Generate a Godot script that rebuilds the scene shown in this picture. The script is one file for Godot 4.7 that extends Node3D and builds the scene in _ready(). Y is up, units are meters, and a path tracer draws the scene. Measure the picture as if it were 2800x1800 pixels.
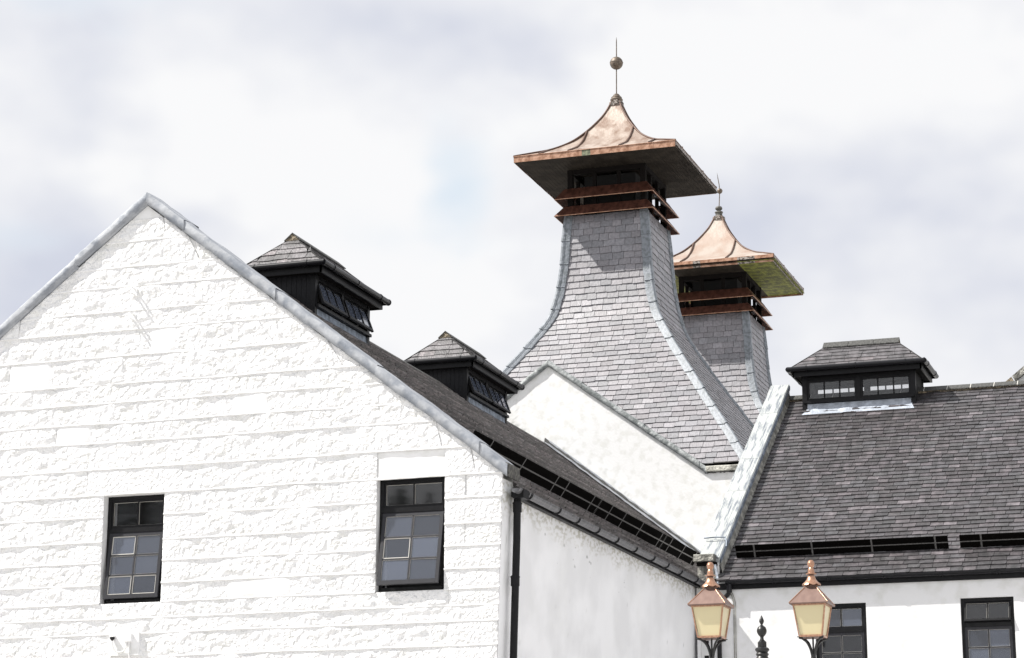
extends Node3D
# A whitewashed distillery seen from its yard. x runs along the gable fronts, -z away from the viewer, y up, metres.

const EYE := Vector3(0, 1.6, 0)
var rng := RandomNumberGenerator.new()
var M := {}
var noise := FastNoiseLite.new()
var noise2 := FastNoiseLite.new()
var noise3 := FastNoiseLite.new()
var shelf := []


# ---------------------------------------------------------------- mesh helpers
class MB:
	var v := PackedVector3Array()
	var n := PackedVector3Array()
	var c := PackedColorArray()
	var uv := PackedVector2Array()
	var col := Color(1, 1, 1)
	var xf := Transform3D()

	func put(p: Vector3, nn: Vector3, t := Vector2.ZERO) -> void:
		v.append(xf * p)
		n.append((xf.basis * nn).normalized())
		c.append(col)
		uv.append(t)

	func tri(a: Vector3, b: Vector3, d: Vector3) -> void:
		var nn := (b - a).cross(d - a).normalized()
		put(a, nn)
		put(d, nn)
		put(b, nn)

	func quad(a: Vector3, b: Vector3, d: Vector3, e: Vector3) -> void:
		tri(a, b, d)
		tri(a, d, e)

	func quad_uv(a: Vector3, b: Vector3, d: Vector3, e: Vector3, ua: Vector2, ub: Vector2, ud: Vector2, ue: Vector2) -> void:
		var nn := (b - a).cross(d - a).normalized()
		put(a, nn, ua)
		put(d, nn, ud)
		put(b, nn, ub)
		put(a, nn, ua)
		put(e, nn, ue)
		put(d, nn, ud)

	func quad_n(a: Vector3, b: Vector3, d: Vector3, e: Vector3, na: Vector3, nb: Vector3, nd: Vector3, ne: Vector3) -> void:
		if (d - a).cross(e - b).dot(na + nb + nd + ne) < 0.0:
			put(a, na)
			put(b, nb)
			put(d, nd)
			put(a, na)
			put(d, nd)
			put(e, ne)
			return
		put(a, na)
		put(d, nd)
		put(b, nb)
		put(a, na)
		put(e, ne)
		put(d, nd)

	func block(o: Vector3, x: Vector3, y: Vector3, z: Vector3) -> void:   # right-handed edges x, y, z from the corner o
		quad(o + z, o + x + z, o + x + y + z, o + y + z)
		quad(o + x, o, o + y, o + x + y)
		quad(o + x + z, o + x, o + x + y, o + x + y + z)
		quad(o, o + z, o + y + z, o + y)
		quad(o + y + z, o + x + y + z, o + x + y, o + y)
		quad(o, o + x, o + x + z, o + z)

	func box(lo: Vector3, hi: Vector3) -> void:
		var d := hi - lo
		block(lo, Vector3(d.x, 0, 0), Vector3(0, d.y, 0), Vector3(0, 0, d.z))

	func bevel_box(lo: Vector3, hi: Vector3, b: float) -> void:   # chamfered on the edges of its +z face
		var d := hi - lo
		var a := [Vector3(lo.x, lo.y, hi.z - b), Vector3(hi.x, lo.y, hi.z - b), Vector3(hi.x, hi.y, hi.z - b), Vector3(lo.x, hi.y, hi.z - b)]
		var f := [Vector3(lo.x + b, lo.y + b, hi.z), Vector3(hi.x - b, lo.y + b, hi.z), Vector3(hi.x - b, hi.y - b, hi.z), Vector3(lo.x + b, hi.y - b, hi.z)]
		quad(f[0], f[1], f[2], f[3])
		for i in 4:
			var j := (i + 1) % 4
			quad(a[i], a[j], f[j], f[i])
			var back_i := Vector3(a[i].x, a[i].y, lo.z)
			var back_j := Vector3(a[j].x, a[j].y, lo.z)
			quad(back_i, back_j, a[j], a[i])
		if d.x < 0:
			return

	func bar(a: Vector3, b: Vector3, w: float, h: float, up := Vector3.UP) -> void:
		var z := (b - a)
		var x := up.cross(z).normalized() * w
		var y := z.cross(x).normalized() * h
		block(a - x / 2 - y / 2, x, y, z)

	func tube(pts: Array, radii, sides := 8, caps := true) -> void:
		var rings := []
		var up := Vector3(0.123, 0.9, 0.31)
		for i in pts.size():
			var t: Vector3 = (pts[mini(i + 1, pts.size() - 1)] - pts[maxi(i - 1, 0)]).normalized()
			var x := up.cross(t).normalized()
			var y := t.cross(x)
			var r: float = radii[i] if radii is Array else radii
			var ring := []
			for k in sides:
				var a := TAU * k / sides
				ring.append([pts[i] + (x * cos(a) + y * sin(a)) * r, x * cos(a) + y * sin(a)])
			rings.append(ring)
		for i in pts.size() - 1:
			for k in sides:
				var k2 := (k + 1) % sides
				var p = rings[i]
				var q = rings[i + 1]
				quad_n(p[k][0], p[k2][0], q[k2][0], q[k][0], p[k][1], p[k2][1], q[k2][1], q[k][1])
		if caps:
			for k in range(1, sides - 1):
				var e = rings[-1]
				var f = rings[0]
				tri(e[0][0], e[k][0], e[k + 1][0])
				tri(f[0][0], f[k + 1][0], f[k][0])

	func lathe(o: Vector3, prof: Array, seg := 16) -> void:   # prof: Vector2(radius, height) from bottom to top
		for i in prof.size() - 1:
			var p: Vector2 = prof[i]
			var q: Vector2 = prof[i + 1]
			var d := (q - p).normalized()
			for k in seg:
				var a := TAU * k / seg
				var b := TAU * (k + 1) / seg
				var ea := Vector3(cos(a), 0, -sin(a))
				var eb := Vector3(cos(b), 0, -sin(b))
				var na := ea * d.y - Vector3.UP * d.x
				var nb := eb * d.y - Vector3.UP * d.x
				quad_n(o + ea * p.x + Vector3.UP * p.y, o + eb * p.x + Vector3.UP * p.y, o + eb * q.x + Vector3.UP * q.y, o + ea * q.x + Vector3.UP * q.y, na, nb, nb, na)

	func sheet(f: Callable, nx: int, ny: int, paint = null) -> void:   # smooth grid of points f(i, j); outside on the side of du x dv
		var p := []
		for j in ny + 1:
			var row := PackedVector3Array()
			for i in nx + 1:
				row.append(f.call(i, j))
			p.append(row)
		var nm := []
		for j in ny + 1:
			var row := PackedVector3Array()
			for i in nx + 1:
				var du: Vector3 = p[j][mini(i + 1, nx)] - p[j][maxi(i - 1, 0)]
				var dv: Vector3 = p[mini(j + 1, ny)][i] - p[maxi(j - 1, 0)][i]
				row.append(du.cross(dv).normalized())
			nm.append(row)
		if paint != null:
			var t := []
			for j in ny + 1:
				var row := PackedColorArray()
				for i in nx + 1:
					row.append(paint.call(p[j][i]))
				t.append(row)
			for j in ny:
				for i in nx:
					for k in [[0, 0], [1, 1], [0, 1], [0, 0], [1, 0], [1, 1]]:
						col = t[j + k[0]][i + k[1]]
						put(p[j + k[0]][i + k[1]], nm[j + k[0]][i + k[1]])
			col = Color(1, 1, 1)
			return
		for j in ny:
			for i in nx:
				quad_n(p[j][i], p[j][i + 1], p[j + 1][i + 1], p[j + 1][i], nm[j][i], nm[j][i + 1], nm[j + 1][i + 1], nm[j + 1][i])

	func mesh() -> ArrayMesh:
		var a := []
		a.resize(Mesh.ARRAY_MAX)
		a[Mesh.ARRAY_VERTEX] = v
		a[Mesh.ARRAY_NORMAL] = n
		a[Mesh.ARRAY_COLOR] = c
		a[Mesh.ARRAY_TEX_UV] = uv
		var m := ArrayMesh.new()
		m.add_surface_from_arrays(Mesh.PRIMITIVE_TRIANGLES, a)
		return m


func thing(called: String, label: String, category: String, at := Vector3.ZERO, group := "") -> Node3D:
	var o := Node3D.new()
	o.name = called
	add_child(o, true)
	o.position = at
	tag(o, label, category, group)
	return o


func tag(o: Node3D, label: String, category: String, group := "") -> void:
	o.set_meta("label", label)
	o.set_meta("category", category)
	if group:
		o.set_meta("group", group)


func node(called: String, parent: Node3D, at := Vector3.ZERO) -> Node3D:
	var o := Node3D.new()
	o.name = called
	parent.add_child(o, true)
	o.position = at
	return o


func part(called: String, b: MB, m: Material, parent: Node3D, stuff := false) -> MeshInstance3D:
	var o := MeshInstance3D.new()
	o.name = called
	o.mesh = b.mesh()
	o.material_override = null
	o.mesh.surface_set_material(0, m)
	parent.add_child(o, true)
	if stuff:
		o.set_meta("kind", "stuff")
	return o


func solid(called: String, parts: Array, m: Material, parent: Node3D) -> MeshInstance3D:   # a part made of boxes [lo, hi]
	var b := MB.new()
	for p in parts:
		b.box(p[0], p[1])
	return part(called, b, m, parent)


# ---------------------------------------------------------------- materials
func lin(r: float, g: float, b: float) -> Color:
	return Color(r, g, b).linear_to_srgb()


func mottle(sd: int, freq: float, lo: Color, hi: Color, octaves := 5, size := 512, low := 0.25, high := 0.75) -> NoiseTexture2D:
	var f := FastNoiseLite.new()
	f.seed = sd
	f.noise_type = FastNoiseLite.TYPE_SIMPLEX_SMOOTH
	f.frequency = freq
	f.fractal_octaves = octaves
	var g := Gradient.new()
	g.set_color(0, lo)
	g.set_color(1, hi)
	g.set_offset(0, low)
	g.set_offset(1, high)
	var t := NoiseTexture2D.new()
	t.width = size
	t.height = size
	t.seamless = true
	t.noise = f
	t.color_ramp = g
	return t


func grey(x: float) -> Color:
	return Color(x, x, x)


func mat(called: String, col: Color, rough: float, metal := 0.0, tex: Texture2D = null, scale := 0.5, bump: Texture2D = null, bump_cm := 0.0, spec := 0.5, own := false) -> StandardMaterial3D:
	var m := StandardMaterial3D.new()
	m.resource_name = called
	m.albedo_color = col
	m.roughness = rough
	m.metallic = metal
	m.metallic_specular = spec
	if tex:
		m.albedo_texture = tex
	if bump:
		m.heightmap_enabled = true
		m.heightmap_texture = bump
		m.heightmap_scale = bump_cm
	if tex or bump:
		m.uv1_triplanar = true
		m.uv1_world_triplanar = not own
		m.uv1_scale = Vector3.ONE * scale
	M[called] = m
	return m


func materials() -> void:
	var wash := mottle(3, 0.010, Color(0.955, 0.955, 0.945), grey(1.0), 6, 512, 0.2, 0.5)
	var fine := mottle(5, 0.035, grey(0), grey(1), 5)
	var coarse := mottle(8, 0.02, grey(0), grey(1), 4)
	var stain := mottle(11, 0.01, grey(0.8), grey(1.0), 6)
	var grain := mottle(17, 0.03, grey(0.72), grey(1.0), 6)
	var soft := mottle(19, 0.02, grey(0.84), grey(1.0), 5)
	var blotch := mottle(23, 0.008, grey(0.62), grey(1.0), 6)
	mat("white_rock", lin(0.82, 0.82, 0.825), 0.75, 0.0, wash, 0.45, fine, 2.2)
	mat("white_dressed", lin(0.81, 0.81, 0.815), 0.75, 0.0, wash, 0.45, mottle(29, 0.06, grey(0), grey(1), 2), 1.3)
	mat("white_plain", lin(0.81, 0.81, 0.815), 0.8, 0.0, wash, 0.4, fine, 0.12)
	var wv := mat("white_harl", Color.WHITE, 0.85, 0.0, wash, 0.6, fine, 0.1)
	wv.vertex_color_use_as_albedo = true
	mat("white_side", Color.WHITE, 0.9, 0.0, mottle(4, 0.008, grey(0.95), grey(1.0)), 0.2).vertex_color_use_as_albedo = true
	mat("black_paint", lin(0.006, 0.006, 0.0075), 0.45, 0.0, grain, 0.8, fine, 0.1, 0.35)
	mat("black_board", lin(0.009, 0.009, 0.012), 0.5, 0.0, grain, 0.9, fine, 0.15, 0.35)
	mat("black_gloss", lin(0.006, 0.006, 0.008), 0.3, 0.0, null, 1.0, null, 0.0, 0.4)
	mat("gutter_grey", lin(0.17, 0.17, 0.18), 0.35, 0.0, grain, 0.7)
	mat("grey_sash", lin(0.013, 0.013, 0.019), 0.45, 0.0, grain, 1.5)
	mat("putty", lin(0.62, 0.60, 0.55), 0.8)
	mat("dark_void", lin(0.006, 0.006, 0.006), 0.9)
	mat("guard_board", lin(0.004, 0.0035, 0.0032), 0.9, 0.0, null, 1.0, null, 0.0, 0.1)
	mat("old_lead", lin(0.13, 0.125, 0.11), 0.6, 0.1, blotch, 3.0)
	mat("galvanised", lin(0.16, 0.155, 0.15), 0.5, 0.2, grain, 2.0)
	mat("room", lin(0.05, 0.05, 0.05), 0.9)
	mat("lead", lin(0.38, 0.395, 0.42), 0.55, 0.05, mottle(31, 0.012, lin(0.5, 0.53, 0.58), Color.WHITE, 5, 512, 0.25, 0.6), 0.45, fine, 0.2)
	mat("lead_hip", lin(0.225, 0.245, 0.275), 0.55, 0.05, mottle(35, 0.016, lin(0.6, 0.62, 0.6), Color.WHITE, 6, 512, 0.3, 0.6), 0.9, fine, 0.4)
	mat("lead_blue", lin(0.27, 0.315, 0.38), 0.5, 0.15, mottle(33, 0.016, lin(0.5, 0.5, 0.5), Color.WHITE, 6, 512, 0.3, 0.6), 0.6, fine, 0.4)
	mat("lead_bright", lin(0.55, 0.60, 0.68), 0.45, 0.1, stain, 0.8, fine, 0.5)
	mat("cope", lin(0.42, 0.44, 0.44), 0.75, 0.0, mottle(37, 0.013, lin(0.38, 0.40, 0.40), Color.WHITE, 6, 512, 0.3, 0.65), 0.5, fine, 0.8)
	mat("stone", lin(0.40, 0.39, 0.35), 0.85, 0.0, blotch, 0.9, fine, 1.2)
	mat("pale_stone", lin(0.58, 0.57, 0.51), 0.85, 0.0, blotch, 0.7, fine, 1.0)
	mat("mortar", lin(0.42, 0.35, 0.25), 0.9, 0.0, blotch, 2.5, coarse, 2.0)
	mat("ridge", lin(0.085, 0.085, 0.08), 0.7, 0.0, grain, 0.9, fine, 0.6)
	mat("copper_pale", lin(0.38, 0.325, 0.28), 0.5, 0.15, mottle(41, 0.009, lin(0.52, 0.40, 0.34), lin(1, 0.98, 0.97), 6, 512, 0.28, 0.6), 0.45, fine, 0.3)
	mat("copper_rose", lin(0.39, 0.335, 0.29), 0.5, 0.12, mottle(43, 0.007, lin(0.85, 0.72, 0.66), Color.WHITE, 5, 512, 0.3, 0.6), 0.4, fine, 0.25)
	mat("copper_fascia", lin(0.44, 0.265, 0.185), 0.45, 0.2, mottle(47, 0.012, lin(0.6, 0.5, 0.42), lin(1, 0.98, 0.95), 6, 512, 0.3, 0.6), 0.8, fine, 0.15)
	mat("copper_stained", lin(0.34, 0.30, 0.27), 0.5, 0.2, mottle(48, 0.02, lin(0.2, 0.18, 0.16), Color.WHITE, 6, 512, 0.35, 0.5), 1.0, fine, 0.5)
	mat("copper_green", lin(0.25, 0.27, 0.17), 0.6, 0.1, blotch, 2.0)
	mat("copper_dark", lin(0.11, 0.045, 0.03), 0.42, 0.25, mottle(53, 0.012, lin(0.4, 0.35, 0.33), Color.WHITE, 6, 512, 0.3, 0.6), 0.9, fine, 0.3)
	mat("copper_seam", lin(0.15, 0.085, 0.06), 0.5, 0.25, grain, 2.0)
	mat("copper_bright", lin(0.52, 0.31, 0.21), 0.33, 0.65, mottle(59, 0.02, lin(0.7, 0.62, 0.58), Color.WHITE), 3.0)
	mat("copper_plum", lin(0.22, 0.145, 0.12), 0.42, 0.4, mottle(61, 0.01, lin(0.8, 0.77, 0.77), Color.WHITE), 1.5)
	mat("bronze", lin(0.19, 0.15, 0.115), 0.5, 0.4, blotch, 3.0)
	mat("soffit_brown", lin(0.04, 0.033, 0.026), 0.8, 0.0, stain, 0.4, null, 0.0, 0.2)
	mat("soffit_green", lin(0.20, 0.21, 0.03), 0.75, 0.0, blotch, 0.9)
	mat("timber_dark", lin(0.009, 0.0075, 0.007), 0.8, 0.0, null, 1.0, null, 0.0, 0.2)
	mat("iron", lin(0.014, 0.015, 0.016), 0.4, 0.0, grain, 3.0)
	var milk := mat("lamp_glass", lin(0.66, 0.58, 0.36), 0.35)
	milk.backlight_enabled = true
	milk.backlight = lin(0.12, 0.11, 0.07)
	for k in [["pane_dark", 0.12, 0.01], ["pane_sky", 0.42, 0.10], ["pane_sky_pale", 0.5, 0.15], ["pane_sky_deep", 0.36, 0.07], ["pane_sky_clear", 0.45, 0.12], ["pane_tilted", 0.75, 0.15]]:  # sky and tilted panes: reflected sky partly painted into colour and alpha
		var g := StandardMaterial3D.new()
		g.resource_name = k[0]
		g.transparency = BaseMaterial3D.TRANSPARENCY_ALPHA
		g.albedo_color = lin(k[2] * 0.8, k[2] * 0.93, k[2] * 1.25)
		g.albedo_color.a = k[1]
		g.roughness = 0.03
		g.metallic_specular = 1.0
		g.clearcoat_enabled = true
		g.clearcoat = 1.0
		g.clearcoat_roughness = 0.03
		M[k[0]] = g
	var vg := StandardMaterial3D.new()
	vg.resource_name = "pane_clear"
	vg.transparency = BaseMaterial3D.TRANSPARENCY_ALPHA
	vg.albedo_color = Color(0.4, 0.42, 0.45, 0.06)
	vg.roughness = 0.04
	M["pane_clear"] = vg
	# weathered white paint on the coping, streaked down its length
	var im := Image.create(512, 512, false, Image.FORMAT_RGB8)
	for y in 512:
		for x in 512:
			var a := noise.get_noise_3d(x * 0.13, y * 0.010, 7.0) + 0.5 * noise.get_noise_3d(x * 0.4, y * 0.04, 31.0)
			var b := noise2.get_noise_2d(x * 0.014, y * 0.012 + 90.0)
			var k := smoothstep(0.12, 0.42, a + b * 0.9)
			im.set_pixel(x, y, Color(0.88, 0.89, 0.88).lerp(Color(0.58, 0.60, 0.64), k))
	var cm := mat("cope_white", lin(0.54, 0.55, 0.55), 0.75)
	cm.albedo_texture = ImageTexture.create_from_image(im)
	# slates
	for kind in [["kiln", 0.202, 0.197, 0.217, 0.18], ["dark", 0.083, 0.075, 0.082, 0.46], ["left", 0.075, 0.068, 0.068, 0.25], ["vent", 0.115, 0.104, 0.11, 0.24]]:
		var list := []
		rng.seed = kind[0].hash()
		for i in 10:
			var k: float = 1.0 + kind[4] * rng.randf_range(-1, 1)
			if i == 9:
				k = 1.0 + kind[4] * 2.2
			var warm := rng.randf_range(-0.035, 0.045)
			var col := Color(kind[1] * k * (1 + warm), kind[2] * k, kind[3] * k * (1 - warm * 0.3))
			var s := mat("slate_%s_%d" % [kind[0], i], col.linear_to_srgb(), 0.52, 0.0, soft if kind[0] == "kiln" else blotch, 1.1, fine, 0.15 if kind[0] == "kiln" else 0.35, 0.9)
			if kind[0] == "kiln":
				s.clearcoat_enabled = true
				s.clearcoat = 0.4
				s.clearcoat_roughness = 0.5
			list.append([s, col])
		var sv := mat("slate_%s_mixed" % kind[0], Color.WHITE, 0.52, 0.0, soft if kind[0] == "kiln" else blotch, 1.1, fine, 0.15 if kind[0] == "kiln" else 0.35, 0.9)
		sv.vertex_color_use_as_albedo = true
		sv.clearcoat_enabled = kind[0] == "kiln"
		sv.clearcoat = 0.4
		sv.clearcoat_roughness = 0.5
		M["tones_" + kind[0]] = list
	mat("under_slate", lin(0.018, 0.017, 0.017), 0.9)
	mat("gravel", lin(0.56, 0.55, 0.535), 0.95, 0.0, mottle(71, 0.05, grey(0.8), grey(1)), 0.25, coarse, 1.0)
	mat("bark", lin(0.06, 0.045, 0.035), 0.9)
	mat("needles", lin(0.018, 0.032, 0.014), 0.8)


# ---------------------------------------------------------------- sky
func make_sky() -> PanoramaSkyMaterial:
	var puffs := [["w",-25.85,17.35,2.70,1.71,1.00],["w",-22.57,16.73,2.07,1.35,0.80],["w",-21.42,14.32,1.80,1.17,0.90],["w",-8.91,19.99,4.05,1.35,0.80],
		["w",-13.60,19.65,3.15,1.35,0.70],["w",-29.08,17.29,1.35,0.72,0.50],["w",-14.05,20.82,1.80,0.72,0.40],["w",-10.54,13.13,2.70,1.08,0.40],
		["g",-30.59,14.82,2.34,0.99,1.00],["g",-29.79,18.75,1.17,2.07,0.60],["g",-9.95,16.95,3.78,0.99,0.70],["g",-12.94,15.98,1.80,1.08,0.50],
		["g",-19.78,20.69,2.97,0.81,0.45],["g",-23.61,21.16,1.80,0.54,0.30],["g",-31.03,12.95,1.08,0.90,0.50],["g",-26.64,15.89,1.08,0.54,0.40],
		["g",-23.96,15.98,1.35,0.72,0.30],["g",-7.78,14.36,2.25,0.81,0.30],["g",-13.73,13.66,1.80,0.81,0.30],
		["b",-20.32,17.12,0.68,0.99,1.00],["b",-20.71,17.83,0.41,0.45,0.50],["b",-30.99,15.69,1.17,0.36,0.35],["b",-20.88,16.03,1.80,0.54,0.20]]
	var big := FastNoiseLite.new()
	big.seed = 12
	big.noise_type = FastNoiseLite.TYPE_SIMPLEX_SMOOTH
	big.frequency = 1.0
	big.fractal_octaves = 6
	var W := 2048
	var H := 1024
	var im := Image.create(W, H, false, Image.FORMAT_RGBF)
	var white := Color(0.955, 0.957, 0.968)
	var lavender := Color(0.655, 0.685, 0.785)
	var blue := Color(0.56, 0.715, 0.87)
	for y in H:
		var el := 90.0 - (y + 0.5) * 180.0 / H
		if el < -4.0:
			for x in W:
				im.set_pixel(x, y, Color(0.6, 0.6, 0.6))
			continue
		var ce := cos(deg_to_rad(el))
		var se := sin(deg_to_rad(el))
		for x in W:
			var az := (x + 0.5) * 360.0 / W
			if az > 180.0:
				az -= 360.0
			var d := Vector3(sin(deg_to_rad(az)) * ce, se, -cos(deg_to_rad(az)) * ce)
			var q := d / (absf(d.y) + 0.28) * 1.7
			var n1 := big.get_noise_3dv(q * 1.3)
			var n2 := big.get_noise_3dv(q * 4.5 + Vector3(40, 3, 9))
			var cover := 0.66 + n1 * 0.42 + n2 * 0.22
			var n3 := big.get_noise_3dv(q * 11.0 + Vector3(4, 30, 9))
			cover += n3 * 0.2 + absf(big.get_noise_3dv(q * 24.0)) * 0.12 - 0.03
			var gap := smoothstep(0.30, 0.55, big.get_noise_3dv(q * 1.1 + Vector3(7, 70, 5)) + n2 * 0.25) * 0.5
			if az > -40 and az < 2 and el > 5 and el < 27:
				for p in puffs:
					var dx: float = (az - p[1]) / p[3] + n2 * 0.9
					var dy: float = (el - p[2]) / p[4] + n1 * 0.6
					var e := dx * dx + dy * dy
					if e > 9.0:
						continue
					var k: float = exp(-e * 0.5) * p[5]
					if p[0] == "w":
						cover += 0.5 * k
					elif p[0] == "g":
						cover -= 0.72 * k
					else:
						gap = maxf(gap, clampf(k * 0.9 + n2 * 0.5 + n3 * 0.5, 0, 1) * minf(1.0, k * 2.5))
			var col := lavender.lerp(white, clampf(cover, 0.0, 1.0))
			col = col.lerp(blue, clampf(gap, 0, 1) * 0.5)
			im.set_pixel(x, y, col)
	var m := PanoramaSkyMaterial.new()
	m.panorama = ImageTexture.create_from_image(im)
	m.energy_multiplier = 0.54
	return m


# ---------------------------------------------------------------- slates
func slate_variants() -> void:   # unit slates: x 0..1 across, y 0..1.12 up the slope, z out in metres
	rng.seed = 77
	for k in 8:
		var b := MB.new()
		var low := []
		var xs := [0.0, 0.12, 0.4, 0.7, 0.9, 1.0]
		for i in xs.size():
			low.append(Vector3(xs[i], rng.randf_range(-0.03, 0.035), 0.026 + rng.randf_range(-0.0004, 0.0004)))
		if k % 3 == 0:
			low[5].y += 0.055
		if k % 4 == 1:
			low[0].y += 0.06
			low[1].y += 0.01
		slate_body(b, low, Vector3(0, 1.12, 0.011), Vector3(1, 1.12, 0.011))
		shelf.append(b.mesh())


func slate_body(b: MB, low: Array, tl: Vector3, tr: Vector3, edge := 1.0) -> void:
	var mid: Vector3 = (tl + tr) / 2
	for i in low.size() - 1:
		b.tri(low[i], low[i + 1], mid)
		var p := Vector3(low[i].x, low[i].y, 0.004)
		var q := Vector3(low[i + 1].x, low[i + 1].y, 0.004)
		var tone := b.col
		b.col = Color(tone.r * edge, tone.g * edge, tone.b * edge)   # the dressed edge is paler than the weathered face
		b.quad(p, q, low[i + 1], low[i])
		b.col = tone
	b.tri(low[0], mid, tl)
	b.tri(low[-1], tr, mid)
	b.quad(Vector3(low[0].x, low[0].y, 0.0), low[0], tl, Vector3(tl.x, tl.y, 0))
	b.quad(low[-1], Vector3(low[-1].x, low[-1].y, 0.0), Vector3(tr.x, tr.y, 0), tr)


# rows: {o, a, u, n, g, b0, b1, t0, t1}: origin, unit vectors along / up / out, gauge, extents at the foot and at the head
func lay_slates(parent: Node3D, rows: Array, width: float, kind: String, limit: int, sd: int, called := "slate", thick := 1.0, wild := 0.005) -> void:
	var tones: Array = M["tones_" + kind]
	rng.seed = sd
	var all := []
	var base := parent.global_position
	var turn := parent.global_basis
	for ri in rows.size():
		var r: Dictionary = rows[ri]
		var x: float = minf(r.b0, r.t0) - width * (0.5 * (ri % 2) + rng.randf_range(0.0, 0.12))
		var lim: float = maxf(r.b1, r.t1)
		while x < lim:
			var w := width * rng.randf_range(0.86, 1.14)
			var x0 := x + 0.003 * thick
			var x1 := x + w - 0.003 * thick
			x += w
			var bl := maxf(x0, r.b0)
			var br := minf(x1, r.b1)
			var tl := maxf(x0, r.t0)
			var tr := minf(x1, r.t1)
			if maxf(br - bl, tr - tl) < 0.03:
				continue
			var cut: bool = x0 < r.b0 or x1 > r.b1 or x0 < r.t0 or x1 > r.t1
			if cut and br < bl:
				bl = (bl + br) / 2
				br = bl + 0.002
			if cut and tr < tl:
				tl = clampf((tl + tr) / 2, bl, br)
				tr = tl + 0.002
			var tone := rng.randi_range(0, 8)
			if rng.randf() < 0.04:
				tone = 9
			var p: Vector3 = base + turn * (r.o + r.a * (bl + br) / 2)
			var see: Vector3 = p - EYE
			var size: float = (br - bl) * r.g * absf((turn * r.n).dot(see.normalized())) / see.length_squared()
			all.append({"r": r, "cut": cut, "bl": bl, "br": br, "tl": tl, "tr": tr, "tone": tone, "size": size, "dy": rng.randf_range(-0.012, 0.012) * (0.3 if kind == "left" else 1.0), "lift": rng.randf_range(0, wild), "k": rng.randi_range(0, 7)})
	all.sort_custom(func(p, q): return p.size > q.size)
	var rest := MB.new()
	for i in all.size():
		var s: Dictionary = all[i]
		var r: Dictionary = s.r
		var o: Vector3 = r.o + r.u * s.dy + r.n * s.lift
		if i < limit:
			var mi: MeshInstance3D
			if not s.cut:
				mi = MeshInstance3D.new()
				mi.name = called
				mi.mesh = shelf[s.k]
				mi.set_surface_override_material(0, tones[s.tone][0])
				parent.add_child(mi, true)
				mi.transform = Transform3D(Basis(r.a * (s.br - s.bl), r.u * r.g, r.n * thick), o + r.a * s.bl)
			else:
				var b := MB.new()
				var w: float = s.br - s.bl
				slate_body(b, [Vector3(0, 0, 0.026), Vector3(w * 0.5, rng.randf_range(-0.004, 0.004), 0.027), Vector3(w, 0, 0.026)], Vector3(s.tl - s.bl, r.g * 1.05, 0.011), Vector3(s.tr - s.bl, r.g * 1.05, 0.011))
				mi = part(called, b, tones[s.tone][0], parent)
				mi.transform = Transform3D(Basis(r.a, r.u, r.n * thick), o + r.a * s.bl)
		else:
			rest.col = tones[s.tone][1] * (r.shade if r.has("shade") else 1.0)
			rest.xf = Transform3D(Basis(r.a, r.u, r.n * thick), o + r.a * s.bl)
			var w: float = s.br - s.bl
			slate_body(rest, [Vector3(0, rng.randf_range(-0.006, 0.006), 0.026), Vector3(w, rng.randf_range(-0.006, 0.006), 0.026)], Vector3(s.tl - s.bl, r.g * 1.12, 0.011), Vector3(s.tr - s.bl, r.g * 1.12, 0.011), 2.6 if kind == "left" else 1.0)
	if rest.v.size():
		part("slates", rest, M["slate_%s_mixed" % kind], parent, true)


# ---------------------------------------------------------------- walls
func pierced(b: MB, outline: PackedVector2Array, holes: Array, put: Callable) -> void:   # a flat wall with rectangular openings
	var cuts := [-1000.0]
	for h in holes:
		cuts.append(h.get_center().x)
	cuts.append(1000.0)
	cuts.sort()
	for i in cuts.size() - 1:
		var x0: float = cuts[i]
		var x1: float = cuts[i + 1]
		var slab := PackedVector2Array([Vector2(x0, -100), Vector2(x1, -100), Vector2(x1, 100), Vector2(x0, 100)])
		for poly in Geometry2D.intersect_polygons(outline, slab):
			var pieces := [poly]
			for h in holes:
				var hp := PackedVector2Array([h.position, Vector2(h.end.x, h.position.y), h.end, Vector2(h.position.x, h.end.y)])
				var left := []
				for q in pieces:
					left.append_array(Geometry2D.clip_polygons(q, hp))
				pieces = left
			for q in pieces:
				var t := Geometry2D.triangulate_polygon(q)
				for k in range(0, t.size(), 3):
					var a: Vector2 = q[t[k]]
					var d: Vector2 = q[t[k + 1]]
					var e: Vector2 = q[t[k + 2]]
					if (d - a).cross(e - a) < 0:
						var s := d
						d = e
						e = s
					b.tri(put.call(a), put.call(d), put.call(e))


func reveal(b: MB, h: Rect2, z: float, depth: float) -> void:   # the four inner faces of an opening in a wall facing +z
	var p := [Vector3(h.position.x, h.position.y, z), Vector3(h.end.x, h.position.y, z), Vector3(h.end.x, h.end.y, z), Vector3(h.position.x, h.end.y, z)]
	var d := Vector3(0, 0, -depth)
	for i in 4:
		var a: Vector3 = p[i]
		var e: Vector3 = p[(i + 1) % 4]
		b.quad(a, a + d, e + d, e)


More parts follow.
